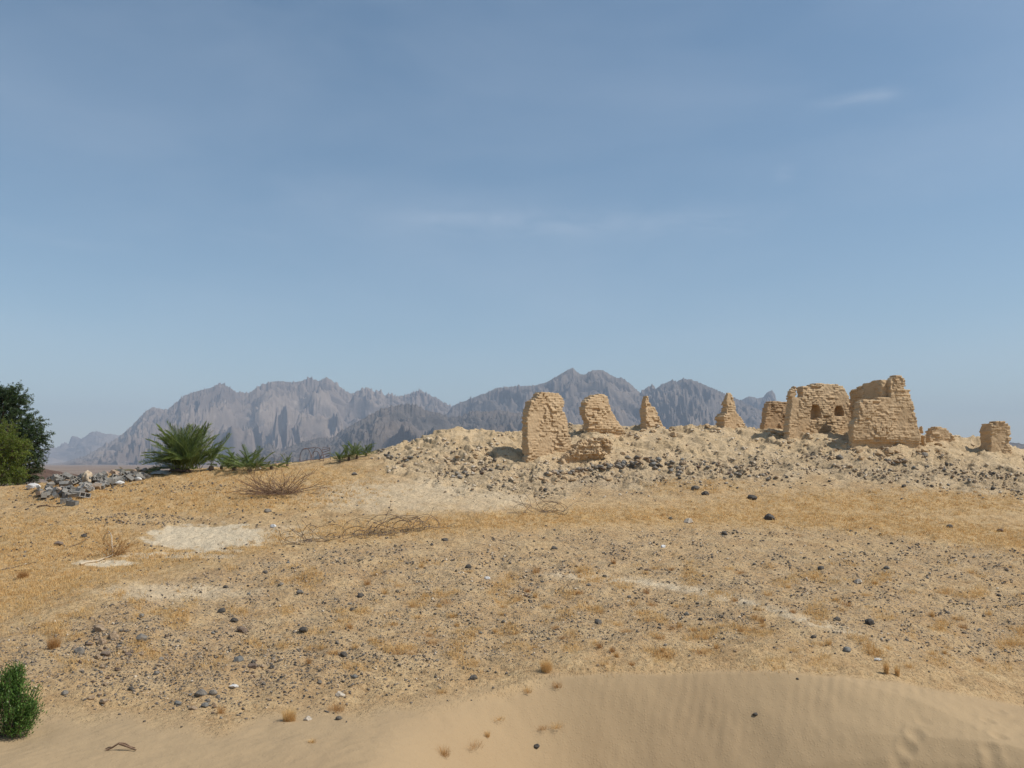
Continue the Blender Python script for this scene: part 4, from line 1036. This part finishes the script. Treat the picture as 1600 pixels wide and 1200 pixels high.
def wander(p, d, L, nseg, curl, droop=0.0):
    out = [np.array(p, float)]; d = np.array(d, float); d /= np.linalg.norm(d)
    bend = np.array([br.gauss(0, 1), br.gauss(0, 1), br.gauss(0, .6)]) * curl
    for i in range(nseg):
        d = d + bend / nseg + np.array([br.gauss(0, .1), br.gauss(0, .1), br.gauss(0, .07)]); d[2] -= droop / nseg; d /= np.linalg.norm(d)
        out.append(out[-1] + d * L / nseg)
    return out
def thing_tubes(name, lines, mat, label, cat, group=None, loc=(0, 0, 0), parent=None):
    V = []; Fc = []
    for (pts_, r0, r1) in lines: tube(V, Fc, pts_, r0, r1)
    return obj(name, mesh_np(name, V, Fc, mats=[mat]), label=label, cat=cat, group=group, loc=loc, parent=parent)
def shrub(px, py, wpx, hpx, nst, mat, label, name='dead_shrub', cat='dead shrub', curl=.6, flat=1.0, r0=.014, lean=0.0, sub=3):
    p = og(px, py); k = p[1] / F; W_ = wpx * k * .5; H_ = hpx * k; L = []
    for i in range(nst):
        a = br.uniform(0, 6.28); bx = br.uniform(-.25, .25) * W_
        d = np.array([math.cos(a) * W_ + lean * W_, math.sin(a) * W_ * .8, H_ * br.uniform(.25, 1.1) * flat])
        Ln = np.linalg.norm(d) * br.uniform(.6, 1.05); l = wander((bx, math.sin(a) * .15, -.02), d, Ln, 7, curl)
        for q_ in l[1:]: q_[2] = max(q_[2], .01 + .02 * br.random())
        L.append((l, r0 * br.uniform(.6, 1.2), r0 * .35))
        for j in range(sub):
            s0 = l[br.randrange(2, 6)]; dd = np.array(l[-1]) - l[0] + np.array([br.gauss(0, 1), br.gauss(0, 1), br.gauss(.2, .6)]) * Ln * .5
            l2 = wander(s0, dd, Ln * br.uniform(.3, .6), 5, curl)
            for q_ in l2[1:]: q_[2] = max(q_[2], .01)
            L.append((l2, r0 * .45, r0 * .2))
    return thing_tubes(name, L, mat, label, cat, loc=tuple(p))
shrub(432, 772, 140, 30, 80, TWIG, 'flattened heap of bare brown branches in the grass below the bent metal frame', curl=.8, r0=.013)
shrub(178, 868, 60, 42, 34, STRAW_B, 'upright bundle of dry yellow stalks beside the pale sand patch', curl=.4, r0=.008)
def loops(px0, py0, px1, py1, n_, label, rad=.28, sp=.35):
    pa = og(px0, py0); pb = og(px1, py1); L = []
    for i in range(n_):
        f = br.random(); c0 = pa + (pb - pa) * f; c0 = c0 - pa
        kind = br.random(); l = []
        if kind < .55:
            r_ = rad * br.uniform(.5, 1.25); a0 = br.uniform(0, 6.28); tilt = br.uniform(-.5, .5); az_ = br.uniform(-.7, .7); span = br.uniform(2.5, 6)
            for k in range(15):
                a = a0 + span * k / 14; x = math.cos(a) * r_ * (1 + .03 * k); z = math.sin(a) * r_ * .62 + r_ * .35; y = z * tilt
                l.append(np.array([c0[0] + x * math.cos(az_) - y * math.sin(az_), c0[1] + x * math.sin(az_) + y * math.cos(az_) + br.uniform(-.01, .01), z]))
            l = [q_ + np.array([0, sp * (i % 5 - 2) * .4, 0]) for q_ in l]
        else:
            dr = (pb - pa); dr[2] = 0; l = wander((c0[0], c0[1] + br.uniform(-sp, sp), .03), dr * br.choice((-1, 1)) + np.array([0, br.gauss(0, .5), br.uniform(0, .5)]), br.uniform(.6, 1.6), 9, .9)
        for q_ in l:
            g0 = float(gh(q_[0] + pa[0], q_[1] + pa[1])[0]) - pa[2]; q_[2] = max(q_[2] + (g0 if kind < .55 else 0), g0 + .012)
        L.append((l, .009, .005))
    return thing_tubes('branch_tangle', L, GREYW, label, 'branch tangle', 'tangles of looping dry branches', loc=tuple(pa))
loops(560, 838, 668, 824, 44, 'biggest tangle of thin grey looping branches, at the lower edge of the golden grass', rad=.42)
loops(452, 850, 560, 836, 22, 'sparse trailing end of looping branches left of the biggest tangle', rad=.34)
loops(806, 803, 880, 800, 20, 'small tangle of looping branches in the golden strip below the tallest slab', rad=.34)
def stick(px0, py0, px1, py1, r, mat, label, name='stick', cat='stick', lift=0.0, kinks=6, bow=.0):
    a = og(px0, py0); b = og(px1, py1); L = []
    for i in range(kinks + 1):
        q_ = a + (b - a) * i / kinks + np.array([0, br.gauss(0, .02), 0]); q_[2] = float(gh(q_[0], q_[1])[0]) + r * .7 + lift * math.sin(math.pi * i / kinks) + br.uniform(0, .01); L.append(q_ - a)
    return thing_tubes(name, [(L, r, r * .5)], mat, label, cat, 'loose sticks and logs', loc=tuple(a))
stick(125, 884, 178, 868, .035, PALEW, 'pale forked stick lying at the left end of the white sand strip')
stick(0, 892, 58, 879, .018, BARK, 'thin dark stick on the golden field at the left edge')
stick(22, 892, 78, 891, .014, BARK, 'second thin stick crossing low beside the dark one at the left edge')
stick(58, 793, 95, 792, .03, TWIG, 'straight brown stick on the ground in front of the block heap')
stick(108, 856, 135, 845, .02, BARK, 'dark twig pointing right from the red-brown lump')
stick(176, 864, 168, 832, .02, PALEW, 'curved pale branch standing up in the dry stalks', lift=.25)
# driftwood on the foreground sand
p = og(190, 1172); k = p[1] / F
thing_tubes('driftwood', [([(-.17, 0, .0), (-.10, 0, .03), (-.03, 0, .075), (.03, .01, .07), (.09, .02, .03), (.14, .02, .02)], .012, .006),
                          ([(-.03, 0, .07), (.04, -.02, .055), (.11, -.02, .03), (.17, -.03, .01)], .014, .009), ([(-.12, 0, .03), (-.16, .03, .02), (-.2, .03, 0)], .008, .004)],
            TWIG, 'small forked arch of driftwood on the smooth sand at the bottom left', 'driftwood', loc=tuple(p))
# ---------------------------------------------------------------- bent metal frame on the skyline
RUST = M('rusty_metal', .7, .4); RUST = RUST.done(RUST.mix(RUST.ramp(RUST.noise(RUST.co('Object'), 9, 5), .4, .6), (.09, .055, .045), (.17, .095, .065)))
p = og(493, 722); k = p[1] / F
fm = obj('metal_frame', None, label='rusty bent metal frame of hoops and bars on the skyline behind the branch heap', cat='metal frame', loc=tuple(p))
def arc(cx, w, h, y, n_=10, sk=0): return [(cx - w / 2 * math.cos(math.pi * i / n_) + sk * math.sin(math.pi * i / n_), y, h * math.sin(math.pi * i / n_) ** .7) for i in range(n_ + 1)]
def fpart(name, lines): thing_tubes(name, [(np.array(l), .013, .013) for l in lines], RUST, None, None, parent=fm)
fpart('hoop', [arc(-.42, .52, .62, -.2)]); fpart('hoop', [arc(.08, .50, .66, .25, sk=-.05)]); fpart('hoop', [arc(.0, .42, .5, 0)])
fpart('bar', [[(-.5, -.2, .58), (-.05, .2, .68)]]); fpart('bar', [[(-.68, -.2, .02), (-.3, -.1, .10), (.1, .1, .1), (.32, .25, .05)]])
fpart('back_rest', [[(.2, 0, .12), (.34, 0, .68), (.62, .1, .66), (.66, .1, .1)], [(.28, 0, .42), (.64, .1, .56)], [(.24, 0, .3), (.65, .1, .42)], [(.31, 0, .56), (.63, .1, .62)], [(.12, 0, .1), (.6, .1, .3)]])

# ---------------------------------------------------------------- foliage
def leafmat(name, a, b, c, tr=.35, rough=.5):
    m = M(name, rough, .35); t = m.attr('tone'); col = m.mix(m.ramp(t, 0, .5), a, b); col = m.mix(m.ramp(t, .5, 1), col, c)
    m.done(col); x = m.t.nodes.new('ShaderNodeBsdfTranslucent'); m.v(x.inputs[0], col); mxs = m.t.nodes.new('ShaderNodeMixShader'); mxs.inputs[0].default_value = tr
    m.t.links.new(m.b.outputs[0], mxs.inputs[1]); m.t.links.new(x.outputs[0], mxs.inputs[2]); m.t.links.new(mxs.outputs[0], m.t.nodes['Material Output'].inputs[0]); return m.m
def leaves(name, pos, dirs, L, Wd, tone, mat, parent=None, **kw):
    n_ = len(pos); d = dirs / np.linalg.norm(dirs, axis=1)[:, None]
    r_ = rng.normal(size=(n_, 3)); s = np.cross(d, r_); s /= np.linalg.norm(s, axis=1)[:, None]; nn_ = np.cross(d, s)
    V = np.zeros((n_, 4, 3)); L = L[:, None]; Wd = Wd[:, None]
    V[:, 0] = pos; V[:, 1] = pos + d * L * .45 + s * Wd * .5 + nn_ * L * .04; V[:, 3] = pos + d * L * .45 - s * Wd * .5 + nn_ * L * .04; V[:, 2] = pos + d * L - nn_ * L * .08
    Fc = np.array([[0, 1, 2, 3]]) + (np.arange(n_) * 4)[:, None]
    me = mesh_np(name, V.reshape(-1, 3), Fc, smooth=False, mats=[mat]); fattr(me, 'tone', np.repeat(tone, 4)); return obj(name, me, parent=parent, **kw)
GREEN = leafmat('bush_leaf', (.05, .10, .022), (.11, .21, .04), (.22, .32, .08), .35, .38)
DKG = leafmat('tree_leaf', (.028, .05, .018), (.055, .09, .028), (.10, .15, .045), .3)
YLG = leafmat('sunlit_tree_leaf', (.085, .12, .02), (.16, .21, .032), (.28, .32, .05), .4)  # lighter version of the tree leaf colour, sunlight put into the tint
# bush in the near left corner
p = og(14, 1151); bush = obj('bush', None, label='rounded leafy green bush standing on the sand at the bottom left', cat='bush', loc=tuple(p)); C.view_layer.update()
k = p[1] / F; L = []; Pp = []; Dd = []
# (centre x, centre z, radius) lobes in metres traced from its outline
lobes = [(0, .36, .37), (.16, .40, .26), (-.15, .48, .30), (.03, .62, .22), (.05, .78, .10), (-.25, .25, .28), (.22, .27, .20), (.12, .20, .24), (-.02, .72, .14)]
for i in range(230):
    cx, cz, rr3 = lobes[br.randrange(len(lobes))]
    a = br.uniform(0, 6.28); e = br.uniform(-.5, 1.5); q_ = rr3 * br.random() ** .4
    tip = np.array([cx + q_ * math.cos(a) * math.cos(e), q_ * math.sin(a) * math.cos(e), cz + q_ * math.sin(e) * 1.0])
    tip[2] = max(tip[2], .03); base = np.array([cx * .3, 0, 0]); mid = base * .4 + tip * .6 + np.array([0, 0, -.05])
    L.append(([base, mid, tip], .006, .002))
    for j in range(46):
        f = br.uniform(.35, 1.0); b_ = (mid + (tip - mid) * (f - .35) / .65) + np.array([br.gauss(0, .026) for _ in range(3)])
        if b_[2] < .015: continue
        dd = (tip - base) / (np.linalg.norm(tip - base) + .01) * .8 + np.array([br.gauss(0, .7), br.gauss(0, .7), br.gauss(.35, .5)])
        Pp.append(b_); Dd.append(dd)
Pp = np.array(Pp); Dd = np.array(Dd); n_ = len(Pp)
leaves('foliage', Pp, Dd, rng.uniform(.025, .05, n_), rng.uniform(.008, .014, n_), np.clip(rng.normal(.45, .28, n_), 0, 1), GREEN, parent=bush)
thing_tubes('stem', L[:120], BARK, None, None, parent=bush)
# tree at the left edge; the shrub stands for its sunlit part, painted lighter
def tree(name, px, py, label, lobes, ntw, mat, leafL, leafW, droop, tone, trunk_r=.12, strand=.6, per=26):
    p = world_at(px, py, 48.5 if name == 'tree' else 46); p[2] = float(gh(p[0], p[1])[0])
    t = obj(name, None, label=label, cat=name, loc=tuple(p)); L = []; Pp = []; Dd = []
    for i in range(5):
        a = i * 1.3; L.append((wander((0, 0, -.1), (math.cos(a) * .5, math.sin(a) * .5, 1.2), lobes[0][2] * 1.1, 8, .5), trunk_r, trunk_r * .25))
    for i in range(ntw):
        lb = lobes[br.randrange(len(lobes))]; d = np.array([br.gauss(0, 1) for _ in range(3)]); d /= np.linalg.norm(d)
        s0 = np.array([lb[0], lb[1], lb[2]]) + d * lb[3] * br.random() ** .45 * np.array([1, 1, 1])
        s0[2] = max(s0[2], .25)
        dd = d * .8 + np.array([0, 0, .3]); l = wander(s0, dd, strand * br.uniform(.4, 1.2), 7, .9, droop)
        for q_ in l: q_[2] = max(q_[2], .05)
        if i % 2 == 0: L.append((l, .012, .004))
        for j in range(per):
            f = br.uniform(0, 6.99); k_ = int(f); b_ = l[k_] + (l[k_ + 1] - l[k_]) * (f - k_) + np.array([br.gauss(0, .03) for _ in range(3)])
            Pp.append(b_); Dd.append((l[k_ + 1] - l[k_]) / (strand / 7 + .01) * .6 + np.array([br.gauss(0, .7), br.gauss(0, .7), br.gauss(-.1, .5)]))
        if i % 9 == 0: L.append((wander((0, 0, lb[2] * .5), s0 - np.array([0, 0, lb[2] * .5]), np.linalg.norm(s0 - np.array([0, 0, lb[2] * .5])), 6, .2), .035, .012))
    n_ = len(Pp); Pp = np.array(Pp)
    leaves('crown', Pp, np.array(Dd), rng.uniform(.7, 1.3, n_) * leafL, rng.uniform(.7, 1.3, n_) * leafW, np.clip(rng.normal(tone, .25, n_) + .25 * vnoise3(Pp * 1.3, 4), 0, 1), mat, parent=t)
    thing_tubes('trunk', L, BARK, None, None, parent=t); return t
tree('tree', -14, 758, 'dark green tree with curling outer sprays at the left edge', [(0, 0, 2.9, 1.9), (.7, 0, 4.3, .9), (-.9, 0, 4.7, 1.0), (1.9, 0, 2.6, .85), (1.7, -.3, 1.3, .8), (.3, 0, 4.7, .8), (-1, 0, 2.2, 1.8), (2.2, 0, 2.7, .5), (1.4, .3, 3.2, .7), (1.0, 0, 4.8, .5), (1.8, 0, .8, .6), (2.1, 0, 1.9, .6), (1.6, .2, 3.3, .8), (1.2, .2, 2.2, .9), (.5, .3, 3.6, .9), (.2, 0, 4.95, .5), (-.6, 0, 5.1, .5)],
     1400, DKG, .10, .04, .8, .4, per=44)
tree('shrub', 0, 761, 'sunlit part of the dark tree at the left edge, a separate plant in lighter yellow-green', [(-.1, -.4, 1.6, 1.0), (.6, -.4, 1.1, .75), (-.8, -.4, 2.5, .9), (.1, -.4, 2.8, .7), (.7, -.4, 2.2, .6), (-.7, -.4, 1.2, 1.0), (1.0, -.3, 1.9, .5), (.9, -.5, .6, .5)],
     640, YLG, .08, .032, .5, .5, trunk_r=.05, strand=.45, per=34)

# ---------------------------------------------------------------- date palms
FRM = leafmat('palm_leaf', (.065, .10, .028), (.14, .19, .05), (.30, .35, .11), .35, .4)
DRYF = leafmat('dry_palm_leaf', (.20, .15, .08), (.32, .25, .13), (.42, .35, .20), .2, .6)
RIB = wood('frond_rib', (.16, .17, .06), (.26, .25, .11))
def frond_mesh(L_, droop, seed, mat, nleaf=46):
    r_ = random.Random(seed); V = []; Fc = []; T_ = []; n_ = 12; pts_ = []
    for i in range(n_ + 1):
        f = i / n_; pts_.append(np.array([L_ * f * (1 - .12 * droop * f), 0.03 * math.sin(3 * f + seed), -droop * L_ * .42 * f ** 2.2]))
    tube(V, Fc, pts_, .016, .004, 4); T_ += [.9] * len(V); nr_ = len(Fc)
    for i in range(nleaf):
        f = .16 + .84 * i / nleaf; k_ = min(int(f * n_), n_ - 1); b_ = pts_[k_] + (pts_[k_ + 1] - pts_[k_]) * (f * n_ - k_); t = pts_[k_ + 1] - pts_[k_]; t = t / np.linalg.norm(t)
        for sd in (-1, 1):
            ll = .36 * math.sin(math.pi * (.18 + .74 * f)) ** .7 * L_ / 2 * r_.uniform(.8, 1.15) + .05
            d = t * (.75 + .5 * f) + np.array([0, sd * .95, .45 + r_.uniform(-.3, .35)]); d /= np.linalg.norm(d)
            w = np.cross(d, (0, 0, 1.0)); w /= np.linalg.norm(w); w = w * .4 + np.array([0, 0, .6]) * 1; w = w / np.linalg.norm(w) * .013
            b0 = len(V); V += [tuple(b_), tuple(b_ + d * ll * .4 + w), tuple(b_ + d * ll + np.array([0, 0, -.12 * ll])), tuple(b_ + d * ll * .4 - w)]; Fc.append((b0, b0 + 1, b0 + 2, b0 + 3)); T_ += [r_.uniform(.2, .9) * (.6 + .4 * f)] * 4
    me = mesh_np('frond', V, Fc, smooth=False, mats=[mat]); fattr(me, 'tone', T_); return me
FRS = [frond_mesh(2.0, dr, i, FRM) for i, dr in enumerate((.35, .6, .9, .5, 1.2))]
FRD = [frond_mesh(1.3, dr, 30 + i, DRYF, 30) for i, dr in enumerate((.3, .9))]
def palm(px, py, Lf, n_, label, elev=(25, 80), bias=None, name='palm', cat='palm', spread=.15, group='young date palms', seed=0, shp=FRS, extra=()):
    p = og(px, py); r_ = random.Random(seed); t = obj(name, None, label=label, cat=cat, group=group, loc=tuple(p))
    V = []; Fc = []; tube(V, Fc, [(0, 0, -.1), (0, 0, .08), (0, 0, .16)], .10 * Lf, .05 * Lf, 8); 
    obj('trunk', mesh_np('trunk', V, Fc, mats=[BARK]), parent=t)
    spec = [(360 * i / n_ * 1.0 + r_.uniform(-20, 20), r_.uniform(*elev), r_.uniform(.8, 1.05)) for i in range(n_)]
    spec = [(a_, e_, c_ * (.66 + .34 * math.sin(R(e_)) ** 2)) for a_, e_, c_ in spec] + list(extra)
    for (az_, el_, sc_) in spec:
        if bias: az_ = az_ + bias * math.sin(R(az_ + 90)) * 0
        o = obj('frond', shp[r_.randrange(len(shp))], parent=t); s = Lf / 2.0 * sc_
        o.scale = (s, s, s); o.location = (r_.uniform(-spread, spread), r_.uniform(-spread, spread), .08); o.rotation_euler = (r_.uniform(-.5, .5), -R(el_), R(az_))
    return t
palm(291, 736, 2.2, 88, 'largest and fullest date palm, a dense clump of arching fronds on the skyline', elev=(32, 89), spread=.5, seed=2,
     extra=[(180, 44, .78), (175, 30, .68), (190, 50, .8), (185, 58, .95), (170, 62, 1.0), (10, 72, .95), (150, 58, .95), (210, 56, .95), (165, 52, .9), (195, 64, 1.0), (180, 70, 1.05), (168, 66, 1.05), (5, 80, 1.05), (182, 12, .9), (200, 8, .8), (160, 35, 1)])
palm(330, 733, 1.55, 3, 'slender young palm with one tall upright frond at the right side of the largest palm', elev=(62, 82), seed=3, extra=[(8, 68, 1.15)])
palm(346, 733, .9, 14, 'very small palm between the slender palm and the low green palm scrub', elev=(25, 70), seed=4)
palm(366, 735, 1.3, 30, 'low wide palm scrub, left of two half sunk behind the orange grass crest', elev=(15, 65), seed=5, spread=.5)
palm(390, 736, 1.35, 32, 'low spiky palm scrub, right of two half sunk behind the orange grass crest', elev=(20, 70), seed=6, spread=.4)
palm(424, 733, .9, 24, 'dark low palm scrub left of the bent metal frame', elev=(10, 45), seed=7, spread=.3)
palm(449, 728, .75, 9, 'sparse little palm sprout right beside the bent metal frame', elev=(30, 75), seed=8)
for i, (px, py, lf, lab) in enumerate([(531, 722, .62, 'leftmost of the four green palm sprouts right of the metal frame'), (545, 719, .75, 'second of the four green palm sprouts right of the metal frame'),
                                       (558, 716, .75, 'third of the four green palm sprouts right of the metal frame'), (572, 713, .68, 'rightmost of the four green palm sprouts, where the mound starts to rise')]):
    palm(px, py, lf * 1.15, 20, lab, elev=(20, 75), seed=20 + i, spread=.18)
palm(214, 740, .95, 12, 'heap of yellowing cut fronds at the left of the largest palm', elev=(2, 35), seed=31, shp=FRD + FRS[:1], spread=.6, name='frond_heap', cat='frond heap', group=None)
palm(248, 736, .9, 8, 'dead brown fronds drooping over the white sheets beside the largest palm', elev=(5, 50), seed=33, shp=FRD, spread=.3, name='frond_heap', cat='frond heap', group=None)

# ---------------------------------------------------------------- heap of concrete blocks, sheets and logs
CON = stone_mat('concrete', (.16, .152, .138), (.26, .245, .215)); CON2 = stone_mat('pale_concrete', (.30, .27, .235), (.42, .38, .33)); CON3 = stone_mat('tan_block', (.30, .21, .14), (.42, .31, .22))
def block_mesh(mat, hollow=True):
    V = []; Fc = []
    def bx(x0, x1, y0, y1, z0, z1):
        b = len(V); V.extend([(x0, y0, z0), (x1, y0, z0), (x1, y1, z0), (x0, y1, z0), (x0, y0, z1), (x1, y0, z1), (x1, y1, z1), (x0, y1, z1)]); Fc.extend([tuple(b + i for i in f) for f in CUBE_F])
    if hollow:
        for y in (-.1, .065): bx(-.2, .2, y, y + .035, -.1, .1)
        for x in (-.2, -.018, .165): bx(x, x + .035, -.0649, .0649, -.0985, .0985)
        bx(-.1649, .1649, -.0649, .0649, -.097, -.07)
    else: bx(-.2, .2, -.1, .1, -.1, .1)
    me = bpy.data.meshes.new('block'); me.from_pydata(V, [], Fc); me.materials.append(mat); me.update(); return me
BM = [block_mesh(CON), block_mesh(CON), block_mesh(CON, False), block_mesh(CON2), block_mesh(CON3, False)]
def block(px, py, up, label, m=None, sc=1.0, rot=None, grp='concrete blocks of the rubble heap'):
    p = og(px, py)
    if np.isnan(p[0]): return
    o = obj('concrete_block', BM[m if m is not None else br.choice((0, 1, 2, 2, 0, 3, 4))], label=label, cat='block', group=grp)
    o.location = (p[0], p[1], p[2] + .08 + up); o.scale = (sc, sc, sc); o.rotation_euler = rot or (br.uniform(-1.2, 1.2), br.uniform(-.6, .6), br.uniform(0, 6.28))
block(103, 786, 0, 'dark hollow block, left of the two rolled lowest in front of the heap', 0, 1, (.2, 0, .5))
block(113, 790, 0, 'dark hollow block, right of the two rolled lowest in front of the heap', 0, 1, (.1, .1, -.2))
block(133, 778, .02, 'white-topped dark block at the front right of the heap', 3, 1, (1.4, .2, .4))
block(117, 776, .02, 'long grey block on its side just above the two lowest blocks', 2, 1.1, (.1, .1, .1))
block(137, 768, .05, 'white-ended block leaning at the right front of the heap', 3, 1.1, (.8, .5, .8))
lb_ = 'grey concrete block tumbled in the heap left of the palms'
hs2 = [(55, 768), (75, 752), (100, 747), (125, 750), (150, 748), (175, 742), (205, 738), (232, 736)]
hb2 = [(60, 782), (100, 781), (150, 768), (180, 760), (215, 752), (235, 747)]
for i in range(105):
    px = br.uniform(58, 228); t_ = float(np.interp(px, [a[0] for a in hs2], [a[1] for a in hs2])); b_ = float(np.interp(px, [a[0] for a in hb2], [a[1] for a in hb2]))
    f = br.random(); block(px, t_ + (b_ - t_) * f, br.uniform(0, .18) * (1 - f * .7), lb_, sc=br.uniform(.6, 1.05))
WS = M('white_sheet', .7, .3); WS = WS.done(WS.mix(WS.ramp(WS.noise(WS.co('Object'), 3, 5), .4, .7), (.62, .60, .56), (.46, .43, .38)))
BS = M('brown_sheet', .8, .2); BS = BS.done(BS.mix(BS.ramp(BS.noise(BS.co('Object'), 3, 5), .4, .7), (.10, .065, .045), (.17, .11, .075)))
def sheet_obj(px, py, w, dpt, hump, mat, label, rz=0, tilt=0, name='sheet', cat='sheet', up=.05, seed=1):
    p = og(px, py); u = np.linspace(-1, 1, 22); X_, Y_ = np.meshgrid(u, u); Z_ = hump * (1 - X_ ** 2) * (1 - .5 * Y_ ** 2) + .03 * fbm2(X_ * 2 + seed, Y_ * 2, 3, seed)
    n_ = 22; top = np.stack([X_ * w / 2 * (1 + .08 * vnoise2(Y_ * 2, Y_ * 0 + seed, 3)), Y_ * dpt / 2, Z_], -1).reshape(-1, 3); bot = top - np.array([0, 0, .012]); V = np.concatenate([top, bot])
    idx = np.arange(n_ * n_).reshape(n_, n_); q_ = np.stack([idx[:-1, :-1], idx[:-1, 1:], idx[1:, 1:], idx[1:, :-1]], -1).reshape(-1, 4); F2 = [q_, q_[:, ::-1] + n_ * n_]
    rim = np.concatenate([idx[0, :], idx[1:, -1], idx[-1, -2::-1], idx[-2:0:-1, 0]]); r2 = np.roll(rim, -1); F2.append(np.stack([r2, rim, rim + n_ * n_, r2 + n_ * n_], -1))
    return obj(name, mesh_np(name, V, np.concatenate(F2), mats=[mat]), label=label, cat=cat, loc=(p[0], p[1], p[2] + up), rot=(tilt, .06, rz))
sheet_obj(252, 741, .85, .5, .10, WS, 'pale warped board lying lowest beside the heap of fronds', .2, .25, seed=3)
sheet_obj(263, 736, .85, .5, .16, WS, 'white curved sheet resting above the pale warped board', -.1, .3, seed=5, up=.14)
sheet_obj(282, 738, .95, .5, .14, BS, 'dark brown tarpaulin crumpled at the foot of the largest palm', .3, .2, seed=7)
sheet_obj(232, 732, .5, .3, .05, WS, 'small white scrap above the dead fronds', .3, .5, seed=8, up=.35)
sheet_obj(1372, 1032, .11, .05, .015, WS, 'tiny scrap of white litter above the dune crest', .3, 0, seed=9, up=.01, name='litter_scrap', cat='litter')
def sack(px, py, s, mat, label, seed, flat=.6):
    p = og(px, py); v, f = ico(4); v = v * np.array([1, .7, flat]) * (1 + .16 * vnoise3(v * 2.2 + seed, seed)[:, None] + .07 * np.abs(vnoise3(v * 6, seed + 1))[:, None]) * s
    obj('sack', mesh_np('sack', v, f, mats=[mat]), label=label, cat='sack', group='dumped sacks on the heap', loc=(p[0], p[1], p[2] + s * .35), rot=(0, 0, seed))
SKT = M('sackcloth', .9, .1); SKT = SKT.done(SKT.mix(SKT.ramp(SKT.noise(SKT.co('Object'), 4, 5), .4, .65), (.55, .44, .31), (.36, .25, .15)))
sack(127, 742, .36, SKT, 'cream sack with a dark fold on top of the block heap', 1, .8); sack(136, 752, .34, SKT, 'torn sack spilling down the middle of the block heap', 2, .9)
sack(112, 742, .28, SKT, 'small brown sack at the left of the cream sack', 5, .9); sack(52, 764, .3, WS, 'white crumpled sack at the left end of the heap', 3, .5)
sack(187, 757, .18, WS, 'white lump at the right foot of the heap', 4, .5); sack(216, 751, .16, WS, 'farthest right white lump by the heap', 6, .6)
stick(196, 734, 232, 724, .05, BARK, 'dark log lying along the top of the heap', name='log', cat='log', lift=.2)
stick(222, 738, 232, 712, .05, BARK, 'dark log slanting up out of the frond heap', name='log', cat='log', lift=.3)
stick(262, 731, 300, 742, .05, BARK, 'dark log at the foot of the largest palm', name='log', cat='log', lift=.12)
stick(185, 730, 215, 728, .03, TWIG, 'thin brown pole sticking out left of the frond heap', name='pole', cat='pole', lift=.15)

# ---------------------------------------------------------------- air
hm = bpy.data.materials.new('haze'); hm.use_nodes = True; hm.node_tree.nodes.remove(hm.node_tree.nodes['Principled BSDF'])
pv = hm.node_tree.nodes.new('ShaderNodeVolumePrincipled'); pv.inputs['Color'].default_value = (.69, .81, .98, 1); pv.inputs['Density'].default_value = HAZE = 8.2e-5
pv.inputs['Anisotropy'].default_value = 0.0
hm.node_tree.links.new(pv.outputs[0], hm.node_tree.nodes['Material Output'].inputs['Volume'])
Hh = 17000.0; zt_, zb_ = 1060.0, -75.0
V = [(-Hh, -Hh, zb_), (Hh, -Hh, zb_), (Hh, Hh, zb_), (-Hh, Hh, zb_), (-Hh, -Hh, zt_), (Hh, -Hh, zt_), (Hh, Hh, zt_), (-Hh, Hh, zt_)]
obj('haze', mesh_np('haze', V, CUBE_F, smooth=False, mats=[hm]), kind='stuff')
print('stones', nstone, 'objects', len(S.objects))
